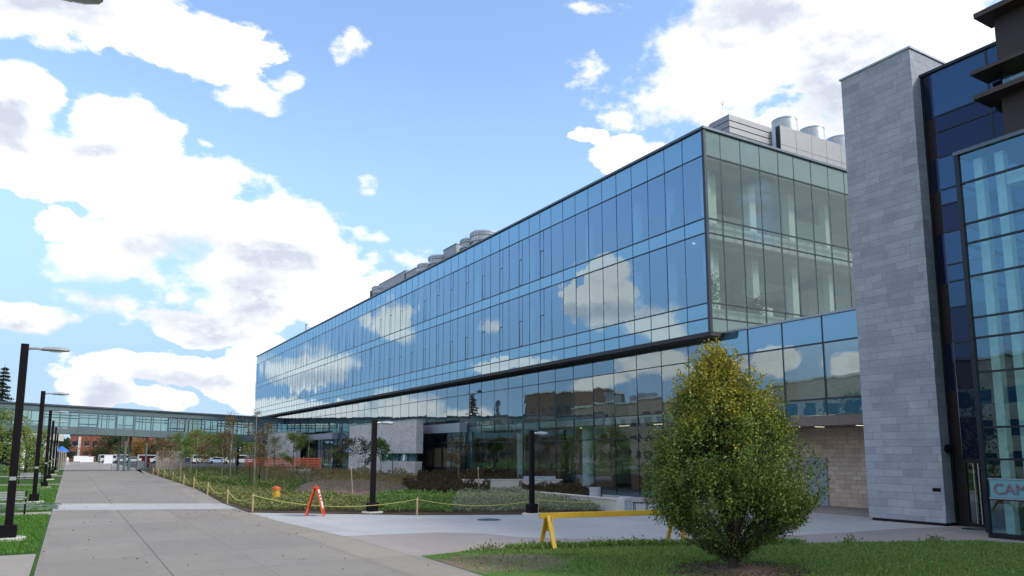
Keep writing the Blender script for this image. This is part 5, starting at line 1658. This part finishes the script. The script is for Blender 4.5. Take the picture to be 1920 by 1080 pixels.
bench(-2.05, 35.4, R(0), 'grey slatted bench on the path by the first two lamp posts')
bench(-2.4, 68.6, R(0), 'small far bench by the cross path and third lamp post')
hs = root('garden_hose', 'tangle of grey-green hose lying on grass by the second lamp post', 'hose', (-1.3, 39, 0))
for k in range(3):
    rg2 = random.Random(60 + k)
    pts = []
    for i in range(60):
        a = i * 0.42
        pts.append((math.cos(a) * (0.5 + 0.25 * rg2.random()) + 0.5 * math.sin(i * 0.11 + k), math.sin(a) * (0.9 + 0.5 * rg2.random()) + k * 0.7 - 0.4, 0.04 + 0.02 * k + 0.02 * rg2.random()))
    MB().tube(pts, 0.025, 5).build('coil', M['hose'], hs)

# ------------------------------------------------------------------ slatted screen, netting, stone bench, far signs
ss = root('slatted_screen', 'grey weathered wooden slat screen standing by the footbridge', 'screen', (12, 114, 0))
b = MB()
for k in range(26):
    x = 10.15 + k * 0.137
    b.box((x, 110.6, 0.15), (x + 0.115, 110.66, 2.7 + 0.04 * math.sin(k * 3.1)))
b.build('slat', M['greywood'], ss, True)
b = MB()
for z in (0.5, 1.4, 2.4):
    b.box((10.1, 110.66, z), (13.75, 110.72, z + 0.1))
b.build('rail', M['greywood'], ss, True)
for x in (10.2, 11.9, 13.6):
    MB().box((x - 0.05, 110.72, 0), (x + 0.05, 110.82, 2.6)).build('post', M['greywood'], ss, True)
nt = root('safety_netting', 'orange construction netting strung before the far stone wall', 'netting', (20, 86, 0))
pts = [(19.3, 99), (20.4, 93), (21.2, 87.5), (22.0, 81.5), (22.6, 77)]
b = MB()
for (x0, y0), (x1, y1) in zip(pts, pts[1:]):
    for k in range(9):
        z = 0.35 + k * 0.185
        b.beam((x0, y0, z + 0.03 * math.sin(k + x0)), (x1, y1, z + 0.03 * math.sin(k + x1)), 0.015, 0.10)
    for k in range(14):
        s = k / 14
        b.beam((x0 + (x1 - x0) * s, y0 + (y1 - y0) * s, 0.08), (x0 + (x1 - x0) * s, y0 + (y1 - y0) * s, 1.95), 0.03)
b.build('mesh_netting', M['net'], nt, True)
for x, y in pts:
    MB().box((x - 0.04, y - 0.04, 0), (x + 0.04, y + 0.04, 2.05)).build('post', M['wood'], nt, True)
sb = root('stone_bench', 'pale stone block bench in front of the orange netting', 'bench', (19.4, 73.5, 0), R(-60))
MB().box((-1.4, -0.25, 0.12), (1.4, 0.25, 0.86)).build('seat', M['limestone'], sb, bevel=0.02)
MB().box((-1.3, -0.2, 0), (1.3, 0.2, 0.12)).build('base', M['concgrey'], sb)


def board(x, y, w, h, m, m2, lab, rz):
    t = root('sign_board', lab, 'sign', (x, y, 0), rz, 'small signs along the far walkway')
    MB().box((-w / 2, -0.02, 0.25), (w / 2, 0.02, h)).build('panel', M[m], t)
    f = MB()
    for s in (-1, 1):
        f.box((s * w / 2 - 0.04, -0.05, 0), (s * w / 2 + 0.04, 0.05, h + 0.05))
    f.box((-w / 2 + 0.04, -0.04, h), (w / 2 - 0.04, 0.04, h + 0.06))
    f.build('frame', M[m2], t)


board(8.9, 118.5, 1.0, 1.25, 'white', 'red', 'white notice in a red frame beside the footbridge legs', R(-5))
board(9.6, 119.5, 1.0, 1.9, 'red', 'red', 'red panel behind the white notice', R(10))
board(3.9, 205, 2.6, 1.5, 'white', 'white', 'pale blue-white barrier board, nearer one in the middle of the far walkway', 0)
board(2.9, 222, 3.2, 1.6, 'white', 'white', 'pale barrier board farther along the walkway', 0)
board(7.2, 176, 1.5, 1.9, 'white', 'white', 'tall white utility box at the far walkway edge', 0)
# far posts, canopy, tent
cp = root('column_canopy', 'white-columned canopy beside the far walkway behind the lamp posts', 'canopy', (-5, 140, 0))
for k in range(6):
    MB().lathe([(0.36, 0), (0.36, 0.3), (0.28, 0.4), (0.25, 4.4), (0.36, 4.6)], 12, (-5.6 + k * 0.72, 128 + k * 6.5, 0)).build('column', M['white'], cp, True, smooth=True)
b = MB().beam((-6.2, 126, 5.2), (-1.7, 163, 5.2), 1.5, 1.2)
b.build('roof_slab', M['limestone'], cp, True)
for k in range(5):
    t = root('bollard', ['grey bollard, first of the cluster by the sixth lamp post', 'grey bollard, second of the cluster by the sixth lamp post', 'grey bollard, third of the cluster by the sixth lamp post', 'grey bollard, fourth of the cluster by the sixth lamp post', 'grey bollard, last of the cluster by the sixth lamp post'][k], 'bollard', (-1.35 + 0.24 * k, 121 + 3.0 * k, 0), 0, 'bollards by the lamp row')
    MB().lathe([(0.10, 0), (0.10, 2.6), (0.05, 2.7)], 10).build('shaft', M['greywood'], t)
    MB().lathe([(0.16, 0), (0.16, 0.12)], 10).build('base', M['concgrey'], t)
tn = root('blue_canopy', 'small bright blue canopy by the far lamp posts', 'canopy', (-1.2, 168, 0))
MB().lathe([(1.4, 2.6), (0.9, 3.1), (0.1, 3.7)], 10).build('cover', M['blue'], tn)
for sx, sy in ((-1, -1), (1, 1)):
    MB().tube([(sx * 0.9, sy * 0.9, 0), (sx * 0.9, sy * 0.9, 2.7)], 0.04, 6).build('pole', M['head'], tn)

# red brick building
bb = root('brick_building', 'red brick building at the far end of the walkway', 'building', (4, 300, 0))
MB().box((0.2, 300, 0), (30, 320, 8.4)).build('wall', M['brick'], bb, True)
MB().box((0.0, 299.8, 8.4), (30.2, 320.2, 8.8)).build('roof', M['edge'], bb, True)
MB().box((2.6, 299.6, 0), (3.4, 300, 8.0)).build('pilaster', M['limestone'], bb, True)
for x in (1.0, 4.6, 7.0, 9.4):
    for z in (1.2, 4.8):
        w = MB().box((x, 299.94, z), (x + 1.4, 300.0, z + 1.8)).build('window', M['darkglass'], bb, True)
        MB().box((x - 0.1, 299.85, z - 0.15), (x + 1.5, 299.94, z)).build('sill', M['limestone'], w, True)
rb = root('gabled_house', 'dark house with a gabled roof beside the red brick building', 'house', (-4, 290, 0))
MB().box((-6.5, 290, 0), (-0.6, 298, 5.2)).build('wall', M['pbrown'], rb, True)
b = MB()
b.tube_rings([[(-7.0, 289.5, 5.2), (-0.1, 289.5, 5.2), (-3.5, 289.5, 8.6)], [(-7.0, 298.5, 5.2), (-0.1, 298.5, 5.2), (-3.5, 298.5, 8.6)]])
b.build('roof', M['mullion'], rb, True)
MB().box((-4.4, 289.95, 1.4), (-2.4, 290.0, 3.4)).build('window', M['darkglass'], rb, True)


# ------------------------------------------------------------------ cars
def car_proto(van):
    t = root('parked_car', 'x', 'car', (0, 0, 0), 0, 'cars in the far car park')
    if van:
        side = [(-2.4, 0.35), (2.4, 0.35), (2.45, 0.95), (1.75, 1.15), (1.2, 1.95), (-2.35, 2.0), (-2.45, 0.9)]
        gl = [(1.62, 1.15), (1.15, 1.82), (-2.2, 1.86), (-2.25, 1.2)]
    else:
        side = [(-2.2, 0.3), (2.2, 0.3), (2.25, 0.72), (1.35, 0.92), (0.55, 1.42), (-0.95, 1.44), (-1.65, 1.0), (-2.25, 0.92)]
        gl = [(1.18, 0.95), (0.5, 1.36), (-0.9, 1.38), (-1.5, 1.0)]
    MB().tube_rings([[(x, -0.86, z) for x, z in side], [(x, 0.86, z) for x, z in side]]).build('body', M['white'], t, bevel=0.06)
    for s in (-1, 1):
        MB().tube_rings([[(x, s * 0.865, z) for x, z in gl], [(x, s * 0.875, z) for x, z in gl]]).build('side_window', M['carglass'], t)
        for x in (-1.4, 1.4):
            w = MB().lathe([(0.33, -0.1), (0.33, 0.1)], 16)
            w.v = [(x + a, s * 0.83 + c, 0.33 + b_) for a, b_, c in w.v]
            w.build('wheel', M['rubber'], t)
    return t


paints = {'white': simple('paint_white', (0.5, 0.51, 0.52), 0.35), 'silver': M['galv'], 'dark blue': simple('paint_dark_blue', (0.02, 0.035, 0.09), 0.3), 'light blue': simple('paint_light_blue', (0.3, 0.42, 0.55), 0.3), 'black': M['black'], 'red': M['red']}
CARS = [(9.0, 214, 'white', 1, 'white van, first parked beside the far walkway boards'), (11.6, 212, 'white', 0, 'white car next to the first parked van'), (14.2, 210, 'silver', 0, 'silver car in front of the orange tree'), (12.6, 222, 'white', 1, 'white van behind the row of parked cars'),
        (16.4, 196, 'white', 1, 'white van seen between the footbridge legs'), (18.6, 194, 'white', 0, 'white car beside the van between the footbridge legs'), (21.2, 192, 'white', 1, 'white minibus above the red-framed notice'), (24.2, 190, 'dark blue', 0, 'dark blue car behind the slatted screen'),
        (26.8, 186, 'white', 1, 'white van just past the slatted screen'), (29.2, 180, 'light blue', 0, 'light blue car below the yellow-green young trees'), (31.4, 175, 'white', 0, 'white car below the yellow-green young trees'), (33.0, 170, 'white', 1, 'white van behind the tall brown saplings'),
        (35.2, 166, 'light blue', 1, 'pale blue van behind the tall brown saplings'), (37.0, 162, 'black', 0, 'black car near the small far lamp post'), (38.6, 156, 'white', 0, 'white car near the small far lamp post'), (40.5, 152, 'white', 1, 'white van beside the far stone wall'), (42.4, 148, 'silver', 0, 'silver car at the end of the far stone wall'),
        (34.6, 178, 'red', 0, 'red car behind the white vans'), (23, 205, 'white', 0, 'white car in the second row beyond the minibus'), (31, 196, 'white', 0, 'white car in the second row beyond the young trees')]
pc, pv = car_proto(False), car_proto(True)
used = [False, False]
for x, y, colr, van, lab in CARS:
    src = pv if van else pc
    if not used[van]:
        used[van] = True
        o = src
        o.location = (x, y, 0)
        o.rotation_euler = (0, 0, R(8))
        o['label'] = lab
    else:
        o = dup(src, (x, y, 0), R(8 + (x * 37 % 20) - 10), lab)
    for chd in o.children:
        if chd.name.startswith('body'):
            chd.material_slots[0].link = 'OBJECT'
            chd.material_slots[0].material = paints[colr]


# ------------------------------------------------------------------ people far down the walkway
def person(x, y, top, lab, rz=0.0, stride=0.18):
    J = [(0, 0, 0.95, .13), (0, 0, 1.15, .13), (0, 0, 1.38, .14), (0, 0, 1.5, .06), (0, 0, 1.58, .085), (0, 0.02, 1.7, .095), (-.19, 0, 1.4, .055), (-.25, .04, 1.12, .042), (-.24, .12, .86, .035), (.19, 0, 1.4, .055), (.25, -.04, 1.12, .042), (.24, .02, .86, .035),
         (-.1, 0, .9, .09), (-.1, stride, .5, .065), (-.1, stride * .8, .08, .045), (-.1, stride + .12, .04, .04), (.1, 0, .9, .09), (.1, -stride * .4, .5, .065), (.1, -stride * 1.3, .08, .045), (.1, -stride * 1.3 + .14, .04, .04)]
    E_ = [(0, 1), (1, 2), (2, 3), (3, 4), (4, 5), (2, 6), (6, 7), (7, 8), (2, 9), (9, 10), (10, 11), (0, 12), (12, 13), (13, 14), (14, 15), (0, 16), (16, 17), (17, 18), (18, 19)]
    me = bpy.data.meshes.new('person')
    me.from_pydata([j[:3] for j in J], E_, [])
    me.materials.append(top)
    o = bpy.data.objects.new('person', me)
    COL.objects.link(o)
    o.location = (x, y, 0)
    o.rotation_euler = (0, 0, rz)
    o.modifiers.new('skin', 'SKIN')
    sv = me.skin_vertices[0].data
    for i, j in enumerate(J):
        sv[i].radius = (j[3], j[3])
    sv[0].use_root = True
    s = o.modifiers.new('sub', 'SUBSURF')
    s.levels = s.render_levels = 1
    tag(o, lab, 'person', 'people far down the walkway')
    hb = MB().lathe([(0.02, 1.60), (0.108, 1.64), (0.112, 1.72), (0.07, 1.80), (0.02, 1.81)], 12, (0, -0.005, 0))
    hb.build('hair', M['darkwood'], o, smooth=True)
    fc = MB().lathe([(0.02, 1.55), (0.08, 1.6), (0.092, 1.68), (0.06, 1.75)], 12, (0, 0.035, 0))
    fc.build('face', M['skin'], o, smooth=True)


person(1.9, 236, M['red'], 'person in a red top far down the walkway', 0.2)
person(3.5, 238, M['cloth'], 'person in dark clothes between the far walkers', 0.0)
person(5.4, 242, M['cloth'], 'person in dark clothes walking last of the far group', 2.9)
person(6.2, 196, M['cloth'], 'person in black standing alone near the parked vans', 1.5, 0.05)
person(-0.1, 172, M['white'], 'person in white beside the blue canopy', 0.3)

# bird
bd = root('bird', 'small dark bird gliding below the clouds above the footbridge', 'bird', (23.8, 200, 14.5), R(20))
MB().lathe([(0.01, -0.25), (0.09, -0.08), (0.1, 0.08), (0.01, 0.3)], 8).build('body', M['cloth'], bd)
for sg_ in (1, -1):
    b = MB()
    b.face([(0.05 * sg_, 0, 0), (1.1 * sg_, 0.2, 0.35), (1.2 * sg_, 0.05, 0.33), (0.05 * sg_, -0.2, 0)])
    b.build('wing', M['cloth'], bd)

# small covers set in the plaza
for x, y, lab in ((13.3, 24.1, 'oval steel cover set in the pale plaza by the bed'), (26.2, 22.3, 'dark drain cover near the stone tower'), (24.9, 13.2, 'dark rectangular grating before the entrance door')):
    c = root('access_cover', lab, 'cover', (x, y, 0.004), 0, 'access covers in the paving')
    MB().lathe([(0.42, 0), (0.42, 0.008)], 24).build('plate', M['mullion'], c)
    MB().lathe([(0.46, 0), (0.46, 0.005)], 24).build('rim', M['concgrey'], c)
